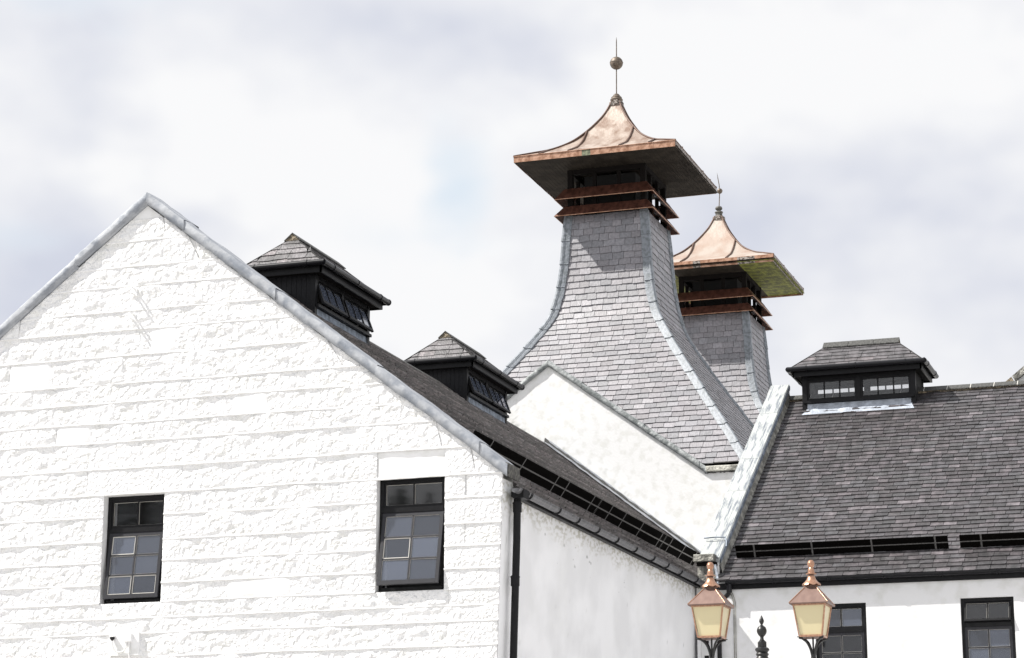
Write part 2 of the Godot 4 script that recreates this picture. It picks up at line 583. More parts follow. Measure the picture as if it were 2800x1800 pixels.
# a stone whose sides may lean: left and right at its foot and head; rough is the relief in metres
func stone(b: MB, y0: float, y1: float, l0: float, l1: float, r0: float, r1: float, z: float, rough: float, bulge: float, step: float) -> void:
	var w := maxf(r0 - l0, r1 - l1)
	var h := y1 - y0
	var nx := maxi(3, int(w / step))
	var ny := maxi(3, int(h / step))
	var sd := rng.randf_range(0, 200)
	var tilt_x := rng.randf_range(-1, 1) * rough * 0.4
	b.sheet(func(i: int, j: int):
		var u := float(i) / nx
		var t := float(j) / ny
		var y := lerpf(y0, y1, t)
		var x := lerpf(lerpf(l0, l1, t), lerpf(r0, r1, t), u)
		var ev := 0.3 + 0.7 * smoothstep(0.0, 0.04, minf(t, 1 - t) * h)
		var e := ev * smoothstep(0.0, 0.07, minf(u, 1 - u) * w)
		# painted so often that only the bed joints read; the broken faces run into each other
		var flake := 0.3 + 0.75 * noise3.get_noise_3d(x * 1.3 - y * 0.8, y * 2.8, 3.0) + 0.6 * noise3.get_noise_3d(x * 3.4 - y * 1.6, y * 8.5, 8.0)
		return Vector3(x, y, z + e * (bulge + tilt_x * (u - 0.5)) + ev * rough * flake * (0.4 + 0.6 * smoothstep(0.0, 0.07, minf(u, 1 - u) * w))), nx, ny)


# ---------------------------------------------------------------- windows
# local axes: x 0..w, y 0..h, facing +z, frame front at z = 0
func window(parent: Node3D, at: Vector3, w: float, h: float, upper: float, rows: int, up_tilt: float, low_tilt: float, glass: Array, white_panes: Array) -> Node3D:
	var o := node("window", parent, at)
	var f := MB.new()
	var t := 0.055
	f.box(Vector3(0, 0, -0.09), Vector3(t, h, 0))
	f.box(Vector3(w - t, 0, -0.09), Vector3(w, h, 0))
	f.box(Vector3(t, h - t, -0.09), Vector3(w - t, h, 0.002))
	f.box(Vector3(t, 0, -0.09), Vector3(w - t, 0.06, 0.03))
	var yt := h - upper
	f.box(Vector3(t, yt - 0.035, -0.09), Vector3(w - t, yt + 0.035, 0.012))
	part("frame", f, M["black_paint"], o)
	casement(o, Vector3(t, yt + 0.035, -0.012), w - 2 * t, upper - t - 0.035, 2, 1, up_tilt, "black_paint", glass[0], [], 0.032)
	casement(o, Vector3(t - 0.005, 0.062, 0.004), w - 2 * t + 0.01, yt - 0.1, 2, rows, low_tilt, "grey_sash", glass[1], white_panes, 0.05)
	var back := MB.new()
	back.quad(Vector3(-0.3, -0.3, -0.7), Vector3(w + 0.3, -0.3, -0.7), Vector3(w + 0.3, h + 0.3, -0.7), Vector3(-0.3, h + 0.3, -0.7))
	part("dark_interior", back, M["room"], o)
	return o


# a hinged light: rails, glazing bars, putty lines and panes; hung from its head, pushed out at the foot
func casement(o: Node3D, at: Vector3, w: float, h: float, cols: int, rows: int, tilt: float, paint: String, glass: String, white_panes: Array, rail := 0.04, turn := Basis.IDENTITY, bead := "putty") -> void:
	var xf := Transform3D(turn, Vector3.ZERO) * Transform3D(Basis.IDENTITY, at + Vector3(0, h, 0)) * Transform3D(Basis(Vector3.RIGHT, -deg_to_rad(tilt)), Vector3.ZERO) * Transform3D(Basis.IDENTITY, Vector3(0, -h, 0))
	var s := MB.new()
	s.xf = xf
	var d := 0.04
	s.box(Vector3(0, 0, -d), Vector3(rail, h, 0))
	s.box(Vector3(w - rail, 0, -d), Vector3(w, h, 0))
	s.box(Vector3(rail, h - rail, -d), Vector3(w - rail, h, -0.001))
	s.box(Vector3(rail, 0, -d), Vector3(w - rail, rail * 1.2, 0.002))
	var bar := 0.022
	var pw := (w - 2 * rail - bar * (cols - 1)) / cols
	var y0 := rail * 1.2
	var ph := (h - rail - y0 - bar * (rows - 1)) / rows
	for c in range(1, cols):
		var x := rail + c * pw + (c - 1) * bar
		s.box(Vector3(x, y0, -d + 0.004), Vector3(x + bar, h - rail, -0.004))
	for r in range(1, rows):
		var y := y0 + r * ph + (r - 1) * bar
		for c in cols:
			var x := rail + c * (pw + bar)
			s.box(Vector3(x, y, -d + 0.006), Vector3(x + pw, y + bar, -0.006))
	part("sash", s, M[paint], o)
	var pt := MB.new()
	pt.xf = xf
	for r in rows:
		for c in cols:
			var lo := Vector2(rail + c * (pw + bar), y0 + r * (ph + bar))
			var hi := lo + Vector2(pw, ph)
			var g := MB.new()
			g.xf = xf
			g.box(Vector3(lo.x, lo.y, -0.024), Vector3(hi.x, hi.y, -0.019))
			part("pane", g, M[glass if glass != "pane_sky" else ["pane_sky", "pane_sky_pale", "pane_sky_deep", "pane_sky_clear"][(r * 5 + c * 3 + int(w * 1000.0)) % 4]], o)
			var k := 0.013 if Vector2i(c, r) in white_panes else 0.004
			var z := -0.0155
			pt.box(Vector3(lo.x, lo.y, z - 0.003), Vector3(hi.x, lo.y + k, z))
			pt.box(Vector3(lo.x, hi.y - k, z - 0.003), Vector3(hi.x, hi.y, z))
			pt.box(Vector3(lo.x, lo.y + k, z - 0.003), Vector3(lo.x + k, hi.y - k, z))
			pt.box(Vector3(hi.x - k, lo.y + k, z - 0.003), Vector3(hi.x, hi.y - k, z))
	part("putty", pt, M[bead], o)


# ---------------------------------------------------------------- copings, gutters, pipes
# sheets of lead dressed over a sloping wall head that faces +z; from a (top) to b (foot), front face at z0, drop = height of the front
func lead_coping(parent: Node3D, a: Vector2, b: Vector2, z0: float, deep: float, drop: float, joints: Array, material: String, rough: float, called := "lead_flashing") -> void:
	var whole := (b - a).length()
	var dir := (b - a) / whole
	var marks := [0.0] + joints + [whole]
	for i in marks.size() - 1:
		var m := MB.new()
		var s0: float = marks[i] + (0.006 if i > 0 else 0.0)
		var s1: float = marks[i + 1] + (0.05 if i < marks.size() - 2 else 0.0)
		var over := 0.012 if i < marks.size() - 2 else 0.0
		var nl := maxi(2, int((s1 - s0) / 0.1))
		var sd := rng.randf_range(0, 100)
		# the section, from the under edge at the back round the front to the back of the top
		var sec := [Vector2(-0.10, -drop), Vector2(0.0, -drop), Vector2(0.004, -drop * 0.5), Vector2(0.0, -0.02), Vector2(-0.02, 0.0), Vector2(-deep * 0.5, 0.012), Vector2(-deep, 0.0), Vector2(-deep, -drop)]
		m.sheet(func(p: int, q: int):
			var s := lerpf(s0, s1, float(p) / nl)
			var c: Vector2 = sec[q]
			var at := a + dir * s
			var lip := over * float(p) / nl
			var w := noise2.get_noise_3d(s * 2.2, q * 3.7, sd) * rough
			var w2 := noise2.get_noise_3d(s * 3.1, q * 2.1 + 50, sd) * rough
			return Vector3(at.x, at.y + c.y + w + lip, z0 + c.x + w2 + lip * 0.6), nl, sec.size() - 1)
		part(called, m, M[material], parent)


# a half-round gutter along p..q, open above, with straps every so often
func gutter(parent: Node3D, p: Vector3, q: Vector3, r: float, material: String, straps: Array, face: Vector3) -> void:
	var g := MB.new()
	var d := (q - p).normalized()
	var prev := []
	for k in 11:
		var a := PI * k / 10.0
		prev.append(face * cos(a) * r - Vector3.UP * sin(a) * r)
	for k in 10:
		var e: Vector3 = prev[k]
		var f: Vector3 = prev[k + 1]
		g.quad_n(p + e, q + e, q + f, p + f, e / r, e / r, f / r, f / r)
		g.quad(p + e * 0.93, p + f * 0.93, q + f * 0.93, q + e * 0.93)
	g.tube([p + face * r, q + face * r], r * 0.13, 6)
	for end in [p, q]:
		for k in range(1, 10):
			g.tri(end + prev[0], end + prev[k], end + prev[k + 1])
	var o := part("gutter", g, M[material], parent)
	for s in straps:
		var b := MB.new()
		var at: Vector3 = p + d * s
		var pts := []
		for k in 9:
			var a := PI * (k / 8.0 * 1.1 - 0.05)
			pts.append(at + face * cos(a) * (r + 0.006) - Vector3.UP * sin(a) * (r + 0.006))
		for side in [0.0, 0.045]:
			var shifted := pts.map(func(v): return v + d * side)
			b.tube(shifted, 0.0085, 5)
		b.tube([at - face * r * 1.02, at - face * (r + 0.05)], 0.01, 5)
		part("bracket", b, M["black_gloss"], o)


func pipe(parent: Node3D, pts: Array, r: float, collars: Array, material := "black_paint") -> void:
	var b := MB.new()
	b.tube(pts, r, 12)
	var o := part("downpipe", b, M[material], parent)
	for c in collars:
		var k := MB.new()
		var y: Vector3 = c[1]
		k.tube([c[0] - y * 0.075, c[0] - y * 0.07, c[0] + y * 0.045, c[0] + y * 0.05, c[0] + y * 0.06, c[0] + y * 0.075], [r, r * 1.2, r * 1.2, r * 1.32, r * 1.32, r], 12)
		part("collar", k, M[material], o)


# boards on edge above the eaves with a mid rail and strap brackets; along = from the start, up = out from the slope
func snow_guard(parent: Node3D, p: Vector3, q: Vector3, up: Vector3, out: Vector3, height: float, straps: Array, combs: Array) -> void:
	var o := node("snow_guard", parent)
	var d := (q - p)
	var half := height * 0.46
	var a := MB.new()
	a.block(p + up * 0.03, d, up * half, -out * 0.02)
	part("board", a, M["guard_board"], o)
	var b := MB.new()
	b.block(p + up * (0.03 + height * 0.54), d, up * half, -out * 0.02)
	part("board", b, M["guard_board"], o)
	var r := MB.new()
	r.block(p + up * (0.03 + half) + out * 0.003, d, up * (height * 0.08), -out * 0.014)
	part("rail", r, M["galvanised"], o)
	var dn := d.normalized()
	for s in straps:
		var k := MB.new()
		var at: Vector3 = p + dn * s
		k.block(at - up * 0.04 + out * 0.006, dn * 0.03, up * (height + 0.075), -out * 0.005)
		part("bracket", k, M["galvanised"], o)
		var foot := MB.new()
		foot.block(at - up * 0.035 + out * 0.006, dn * 0.03, up * 0.012, out * 0.10)
		part("bracket_foot", foot, M["galvanised"], o)
	for s in combs:
		var k := MB.new()
		for i in 12:
			var at: Vector3 = p + dn * s + up * (0.04 + height * i / 12.0) + out * 0.004
			k.block(at, dn * 0.07, up * 0.009, -out * 0.003)
		part("joint_plate", k, M["galvanised"], o)


# ---------------------------------------------------------------- the kilns
const KILN := [Vector2(4.10, 10.9), Vector2(3.90, 11.2), Vector2(3.60, 11.67), Vector2(3.26, 12.17), Vector2(2.94, 12.63), Vector2(2.61, 13.13), Vector2(2.24, 13.68), Vector2(1.93, 14.16), Vector2(1.64, 14.63), Vector2(1.385, 15.08), Vector2(1.265, 15.42), Vector2(1.19, 15.76), Vector2(1.13, 16.15), Vector2(1.075, 16.7), Vector2(1.045, 17.25), Vector2(1.0, 17.86)]
const CAP := [Vector2(2.04, 19.195), Vector2(1.98, 19.225), Vector2(1.67, 19.36), Vector2(1.30, 19.53), Vector2(0.93, 19.79), Vector2(0.66, 20.075), Vector2(0.43, 20.38), Vector2(0.245, 20.68), Vector2(0.12, 20.98), Vector2(0.10, 21.05)]


func curve_at(c: Array, t: float) -> Vector2:   # smooth through the points; t from 0 to size - 1
	var i := clampi(int(t), 0, c.size() - 2)
	var f := t - i
	var p0: Vector2 = c[maxi(i - 1, 0)]
	var p3: Vector2 = c[mini(i + 2, c.size() - 1)]
	return (c[i] as Vector2).cubic_interpolate(c[i + 1], p0, p3, f)


func side(k: int) -> Array:   # outward and rightward unit vectors of side k: 0 front, 1 right, 2 back, 3 left
	var a := k * PI / 2
	var n := Vector3(sin(a), 0, cos(a)).snapped(Vector3.ONE * 0.001)
	return [n, Vector3.UP.cross(n)]


func kiln(called: String, label: String, group: String, at: Vector3, first: bool) -> Node3D:
	var o := thing(called, label, "kiln", at, group)
	rng.seed = 500 if first else 501
	# arc length along the curved slope
	var walk := [curve_at(KILN, 0)]
	var acc := 0.0
	var gauge := 0.166
	var last: Vector2 = walk[0]
	var n := 1500
	for i in range(1, n + 1):
		var p := curve_at(KILN, (KILN.size() - 1) * float(i) / n)
		acc += (p - last).length()
		last = p
		if acc >= gauge:
			walk.append(p)
			acc = 0.0
	walk.append(KILN[-1])
	var under := MB.new()
	for k in 4:
		var s := side(k)
		var on: Vector3 = s[0]
		var al: Vector3 = s[1]
		for i in 60:
			var p := curve_at(KILN, (KILN.size() - 1) * i / 60.0)
			var q := curve_at(KILN, (KILN.size() - 1) * (i + 1) / 60.0)
			under.quad(on * p.x - al * p.x + Vector3.UP * p.y, on * p.x + al * p.x + Vector3.UP * p.y, on * q.x + al * q.x + Vector3.UP * q.y, on * q.x - al * q.x + Vector3.UP * q.y)
	part("roof_boarding", under, M["under_slate"], o)
	solid("wall", [[Vector3(-4.0, 0, -4.0), Vector3(4.0, 10.8, 3.99 if first else 4.0)]], M["white_plain"], o)
	var front := node("front_slope", o)
	var flank := node("side_slope", o)
	for k in 2:
		var s := side(k)
		var rows := []
		for i in walk.size() - 1:
			var p: Vector2 = walk[i]
			var q: Vector2 = walk[i + 1]
			var on: Vector3 = s[0]
			var al: Vector3 = s[1]
			var u := on * (q.x - p.x) + Vector3.UP * (q.y - p.y)
			var g := u.length()
			u /= g
			var lo := -p.x + 0.09
			var lo2 := -q.x + 0.09
			if first and k == 0 and p.y < 13.4:   # behind the white gable nothing of the slope shows
				var reach := (13.50 - p.y + -0.7) / 0.734
				if reach > 0.3:
					if -0.48 - reach > lo + 0.2:
						rows.append({"o": on * p.x + Vector3.UP * p.y, "a": al, "u": u, "n": al.cross(u), "g": g, "b0": lo, "b1": -0.48 - reach, "t0": lo2, "t1": -0.48 - reach})
					lo = -0.48 + reach
					lo2 = lo
			if not first and p.y < 12.6:
				continue
			if lo < p.x - 0.1:
				rows.append({"o": on * p.x + Vector3.UP * p.y, "a": al, "u": u, "n": al.cross(u), "g": g, "b0": lo, "b1": p.x - 0.09, "t0": lo2, "t1": q.x - 0.09})
		lay_slates(front if k == 0 else flank, rows, 0.275, "kiln", 290 if k == 0 else 0, 900 + k + (0 if first else 50), "slate", 1.4, 0.008)
	# lead over the hips, lapped every half metre
	for h in [[-1, 1], [1, 1], [1, -1], [-1, -1]]:
		var hip := node("lead_hip", o)
		var sx: float = h[0]
		var sz: float = h[1]
		var fx := Vector3(-sx, 0, 0)
		var fz := Vector3(0, 0, -sz)
		var pts := []
		for i in 101:
			var p := curve_at(KILN, (KILN.size() - 1) * i / 100.0)
			pts.append(p)
		var cum := [0.0]
		for i in 100:
			cum.append(cum[-1] + (pts[i + 1] - pts[i]).length())
		var pieces := int(cum[-1] / 0.56)
		for k in pieces:
			var a: float = cum[-1] * k / pieces
			var b: float = cum[-1] * (k + 1) / pieces
			if (not first and b < 2.2) or (h == [-1, -1] and k % 2 == 0):
				continue
			var m := MB.new()
			var row := []
			var steps := 5
			for j in steps + 1:
				var s := lerpf(a - 0.05 if k > 0 else a, b, j / float(steps))
				var i := 0
				while i < 99 and cum[i + 1] < s:
					i += 1
				var p: Vector2 = (pts[i] as Vector2).lerp(pts[i + 1], clampf((s - cum[i]) / maxf(cum[i + 1] - cum[i], 0.0001), 0, 1))
				var t2: Vector2 = (pts[i + 1] - pts[i]).normalized()
				var c := Vector3(sx * p.x, p.y, sz * p.x)
				var nx := Vector3(sx * t2.y, -t2.x, 0)   # normal of the x side
				var nz := Vector3(0, -t2.x, sz * t2.y)
				var lift := 0.052 + 0.012 * (1.0 - j / float(steps)) + noise2.get_noise_2d(s * 4.0, k * 9.0) * 0.006
				var rr := 0.034 + 0.006 * (1.0 - j / float(steps))
				var out := (nx + nz).normalized()
				var wing := 0.145 + noise2.get_noise_2d(s * 3.0, 40.0 + sx * 9) * 0.02
				var core := c + out * (lift * 0.9)
				row.append([c + fx * wing + nz * 0.012, c + fx * wing + nz * lift, core + fx * rr * 1.1 + nz * 0.006, core + (nz + fx * 0.7).normalized() * rr * 1.15, core + out * rr * 1.3, core + (nx + fz * 0.7).normalized() * rr * 1.15, core + fz * rr * 1.1 + nx * 0.006, c + fz * wing + nx * lift, c + fz * wing + nx * 0.012])
			m.sheet(func(i: int, j: int): return row[j][i], 8, steps)
			if k > 0:   # the lap shows as a lip at the foot
				for i in range(1, 7):
					var e: Vector3 = row[0][i]
					var f: Vector3 = row[0][i + 1]
					var c0: Vector3 = row[0][0].lerp(row[0][8], 0.5)
					m.quad(e, f, f.lerp(c0, 0.12), e.lerp(c0, 0.12))
				var lp := [row[0][1], row[0][2], row[0][3], row[0][4], row[0][5], row[0][6], row[0][7]]
				m.tube(lp, 0.009, 5)
			part("lead_sheet", m, M["lead_hip"], hip)
	# louvred lantern under the cap
	var lv := node("vent_lantern", o)
	var posts := MB.new()
	for sx in [-1, 1]:
		for sz in [-1, 1]:
			posts.box(Vector3(sx * 0.93 - 0.065, 17.8, sz * 0.93 - 0.065), Vector3(sx * 0.93 + 0.065, 19.1, sz * 0.93 + 0.065))
		for u in [-0.31, 0.31]:
			posts.box(Vector3(sx * 0.93 - 0.04, 17.8, u - 0.045), Vector3(sx * 0.93 + 0.04, 19.1, u + 0.045))
			posts.box(Vector3(u - 0.045, 17.8, sx * 0.93 - 0.04), Vector3(u + 0.045, 19.1, sx * 0.93 + 0.04))
	part("post", posts, M["timber_dark"], lv)
	solid("inner_flue", [[Vector3(-0.66, 17.7, -0.66), Vector3(0.66, 18.95, 0.66)]], M["dark_void"], lv)
	solid("head_beam", [[Vector3(-1.0, 18.93, 0.87), Vector3(1.0, 19.07, 0.99)], [Vector3(-1.0, 18.93, -0.99), Vector3(1.0, 19.07, -0.87)], [Vector3(0.87, 18.932, -0.86), Vector3(0.99, 19.07, 0.86)], [Vector3(-0.99, 18.932, -0.86), Vector3(-0.87, 19.07, 0.86)]], M["timber_dark"], lv)
	solid("floor", [[Vector3(-1.0, 17.74, -1.0), Vector3(1.0, 17.84, 1.0)]], M["timber_dark"], lv)
	for ring in [[18.56, 18.262, 1.055, 1.25], [18.105, 17.835, 1.06, 1.255]]:
		for k in 4:
			var s := side(k)
			var on: Vector3 = s[0]
			var al: Vector3 = s[1]
			var m := MB.new()
			var ti: float = ring[2]
			var ro: float = ring[3]
			var y1: float = ring[0]
			var y0: float = ring[1]
			var nn := 10
			m.sheet(func(i: int, j: int):
				var u := (i / float(nn)) * 2 - 1
				var rr := lerpf(ro, ti, j / 2.0)
				var wob := noise2.get_noise_3d(u * 4, j * 2.0, y0 * 9 + k) * 0.006
				return on * (rr + wob) + al * (u * rr) + Vector3.UP * (lerpf(y0, y1, j / 2.0) + wob), nn, 2)
			for i in 2:
				m.quad(on * (ro - 0.02 * i) - al * ro + Vector3.UP * (y0 - 0.018 * (1 - i)), on * (ro - 0.02 * i) + al * ro + Vector3.UP * (y0 - 0.018 * (1 - i)), on * ro + al * ro + Vector3.UP * y0, on * ro - al * ro + Vector3.UP * y0)
			m.quad(on * (ti - 0.12) - al * (ti - 0.12) + Vector3.UP * (y1 - 0.06), on * (ti - 0.12) + al * (ti - 0.12) + Vector3.UP * (y1 - 0.06), on * ro + al * ro + Vector3.UP * (y0 - 0.018), on * ro - al * ro + Vector3.UP * (y0 - 0.018))
			var p := part("copper_skirt", m, M["copper_dark"], lv)
			var e := MB.new()
			e.tube([on * ro - al * ro + Vector3.UP * (y0 - 0.008), on * ro + al * ro + Vector3.UP * (y0 - 0.008)], 0.012, 6)
			part("rolled_edge", e, M["copper_fascia"], lv)
	# cap
	var cap := node("pagoda_cap", o)
	var skin: String = "copper_pale" if first else "copper_rose"
	var nc := 40
	for k in 4:
		var s := side(k)
		var on: Vector3 = s[0]
		var al: Vector3 = s[1]
		var edges := [-9.0, -1.34, -0.6, 0.6, 1.34, 9.0] if first else [-9.0, -0.62, 0.62, 9.0]
		for e in edges.size() - 1:
			var m := MB.new()
			for i in nc:
				var t0 := (CAP.size() - 1) * i / float(nc)
				var t1 := (CAP.size() - 1) * (i + 1) / float(nc)
				var p := curve_at(CAP, t0)
				var q := curve_at(CAP, t1)
				var a0: float = clampf(edges[e], -p.x, p.x)
				var a1: float = clampf(edges[e + 1], -p.x, p.x)
				var b0: float = clampf(edges[e], -q.x, q.x)
				var b1: float = clampf(edges[e + 1], -q.x, q.x)
				if a1 - a0 < 0.001:
					continue
				var tp := (curve_at(CAP, minf(t0 + 0.05, CAP.size() - 1.001)) - curve_at(CAP, maxf(t0 - 0.05, 0))).normalized()
				var tq := (curve_at(CAP, minf(t1 + 0.05, CAP.size() - 1.001)) - curve_at(CAP, maxf(t1 - 0.05, 0))).normalized()
				var np := on * tp.y - Vector3.UP * tp.x
				var nq := on * tq.y - Vector3.UP * tq.x
				var puff := 1.0
				var dn := func(u: float, r: Vector2) -> Vector3:
					var w := noise2.get_noise_3d(u * 1.6 + k * 30, r.y * 2.2, e * 7.0) * 0.012 * puff
					return on * (r.x + w) + al * u + Vector3.UP * (r.y + w)
				var div := 4
				for dd in div:
					var f0 := dd / float(div)
					var f1 := (dd + 1) / float(div)
					m.quad_n(dn.call(lerpf(a0, a1, f0), p), dn.call(lerpf(a0, a1, f1), p), dn.call(lerpf(b0, b1, f1), q), dn.call(lerpf(b0, b1, f0), q), np, np, nq, nq)
			part("copper_sheet", m, M[skin], cap)
		for u in ([-1.34, -0.6, 0.6, 1.34] if first else [-0.62, 0.62]):
			var pts := []
			for i in 60:
				var p := curve_at(CAP, (CAP.size() - 1.001) * i / 59.0)
				if p.x < absf(u) - 0.02:
					break
				# the standing seams sweep outward towards the eaves
				var sw: float = u * (1.0 + 0.05 * (p.x - absf(u)))
				pts.append(on * (p.x + 0.012) + al * sw + Vector3.UP * (p.y + 0.014))
			var m := MB.new()
			m.tube(pts, 0.026, 6)
			part("standing_seam", m, M["copper_seam"], cap)
		# fascia in short lengths
		var lens := [-2.04, -1.55, -1.05, -0.62, -0.30, -0.08, 0.45, 1.0, 1.5, 2.04]
		for i in lens.size() - 1:
			var m := MB.new()
			var x0: float = lens[i]
			var x1: float = lens[i + 1]
			var z := 2.045 + (i % 2) * 0.003
			if first:
				m.sheet(func(a: int, b: int): return on * (z + noise2.get_noise_3d(x0 + a * 0.2 + k * 9, b * 0.6, 5.0) * 0.004) + al * lerpf(x0, x1, a / 4.0) + Vector3.UP * (19.045 + 0.15 * b / 3.0), 4, 3)
			else:
				m.sheet(func(a: int, b: int): return on * (z - 0.03 + noise2.get_noise_3d(x0 + a * 0.2 + k * 9, b * 0.6, 5.0) * 0.004) + al * lerpf(x0, x1, a / 4.0) + Vector3.UP * (19.0 + 0.115 * b / 3.0), 4, 3)
				m.block(on * (z - 0.06) + al * x0 + Vector3.UP * 19.115, al * (x1 - x0), Vector3.UP * 0.075, on * 0.075)
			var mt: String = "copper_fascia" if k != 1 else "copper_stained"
			if first and k == 0 and i == 4:
				mt = "copper_green"
			if not first and k == 0 and i % 3 == 1:
				mt = "copper_stained"
			part("fascia_sheet", m, M[mt], cap)
		var roll := MB.new()
		roll.tube([on * 2.05 - al * 2.05 + Vector3.UP * 19.198, on * 2.05 + al * 2.05 + Vector3.UP * 19.198], 0.012, 6)
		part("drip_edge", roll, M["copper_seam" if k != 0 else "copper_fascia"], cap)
	for h in [[-1, 1], [1, 1], [1, -1], [-1, -1]]:
		var pts := []
		for i in 50:
			var p := curve_at(CAP, (CAP.size() - 1.001) * i / 49.0)
			pts.append(Vector3(h[0] * (p.x + 0.004), p.y + 0.014, h[1] * (p.x + 0.004)))
		var m := MB.new()
		m.tube(pts, 0.024, 6)
		part("hip_roll", m, M["copper_seam"], cap)
	for zone in 2:   # boards under the eaves; farther cap: sides green with algae, middle shade painted brown
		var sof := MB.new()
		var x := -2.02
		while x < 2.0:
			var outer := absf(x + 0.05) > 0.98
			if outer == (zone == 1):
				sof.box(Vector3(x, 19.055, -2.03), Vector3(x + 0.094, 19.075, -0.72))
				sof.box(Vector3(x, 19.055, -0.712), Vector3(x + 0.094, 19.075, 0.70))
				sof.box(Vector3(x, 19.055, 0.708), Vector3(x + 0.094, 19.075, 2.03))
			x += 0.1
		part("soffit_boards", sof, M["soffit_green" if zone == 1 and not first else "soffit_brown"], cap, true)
	solid("soffit_backing", [[Vector3(-2.03, 19.085, -2.03), Vector3(2.03, 19.12, 2.03)]], M["timber_dark"], cap)
	# finial
	var fin := node("finial", o)
	var b0 := MB.new()
	for i in 9:   # ragged lead collar at the neck
		var a := TAU * i / 9
		b0.block(Vector3(cos(a) * 0.125 - 0.05, 20.93 + 0.02 * (i % 3), sin(a) * 0.125 - 0.05), Vector3(0.1, 0, 0), Vector3(0, 0.10, 0), Vector3(0, 0, 0.1))
	part("lead_collar", b0, M["copper_stained"], fin)
	var kn := MB.new()
	if first:
		kn.lathe(Vector3.ZERO, [Vector2(0.10, 21.0), Vector2(0.13, 21.05), Vector2(0.155, 21.09), Vector2(0.16, 21.12), Vector2(0.135, 21.155), Vector2(0.13, 21.165), Vector2(0.135, 21.18), Vector2(0.11, 21.205), Vector2(0.09, 21.215), Vector2(0.085, 21.24), Vector2(0.05, 21.275), Vector2(0.012, 21.29)], 24)
	else:
		kn.lathe(Vector3.ZERO, [Vector2(0.12, 21.02), Vector2(0.10, 21.12), Vector2(0.105, 21.16), Vector2(0.125, 21.19), Vector2(0.11, 21.215), Vector2(0.06, 21.23), Vector2(0.06, 21.26), Vector2(0.10, 21.285), Vector2(0.107, 21.32), Vector2(0.085, 21.365), Vector2(0.02, 21.39)], 24)
	part("knop", kn, M["bronze" if first else "old_lead"], fin)
	var rod := MB.new()
	var yb := 22.10 if first else 21.85
	var rb := 0.166 if first else 0.082
	var lean := Vector3(0.012, 0, 0) if first else Vector3(0.03, 0, 0)
	rod.tube([Vector3(0, 21.2, 0), Vector3(0, yb, 0) + lean * (0.5 if first else 1.3), Vector3(0, yb + 0.2, 0) + lean * 0.8, (Vector3(0, 22.70, 0) if first else Vector3(0, 22.25, 0)) + lean * (1.0 if first else -0.3), (Vector3(0, 22.80, 0) if first else Vector3(0, 22.42, 0)) + lean * (1.0 if first else -1.0)], [0.014, 0.014, 0.014, 0.012, 0.002], 8)
	part("rod", rod, M["bronze"], fin)
	var ball := MB.new()
	var prof := []
	for i in 17:
		var a := -PI / 2 + PI * i / 16.0
		prof.append(Vector2(cos(a) * rb, yb + sin(a) * rb))
		if i == 8:
			prof.append(Vector2(rb * 1.04, yb + 0.012))
			prof.append(Vector2(rb, yb + 0.024))
	ball.lathe(lean * (0.5 if first else 1.3), prof, 32)
	part("ball", ball, M["bronze"], fin)
	return o


# ---------------------------------------------------------------- the long gabled building on the left
const RIDGE := 11.5
const FALL := 0.77


func corner_x(y: float) -> float:
	return -10.352 + (y - 7.2) * 0.03


func cope_y(x: float) -> float:   # under edge of the gable coping
	return 11.69 - 0.772 * (x + 16.02) if x > -16.02 else 11.69 + 0.785 * (x + 16.02)


func cope_x(y: float, right: bool) -> float:
	return -16.02 + (11.69 - y) / 0.772 if right else -16.02 - (11.69 - y) / 0.785


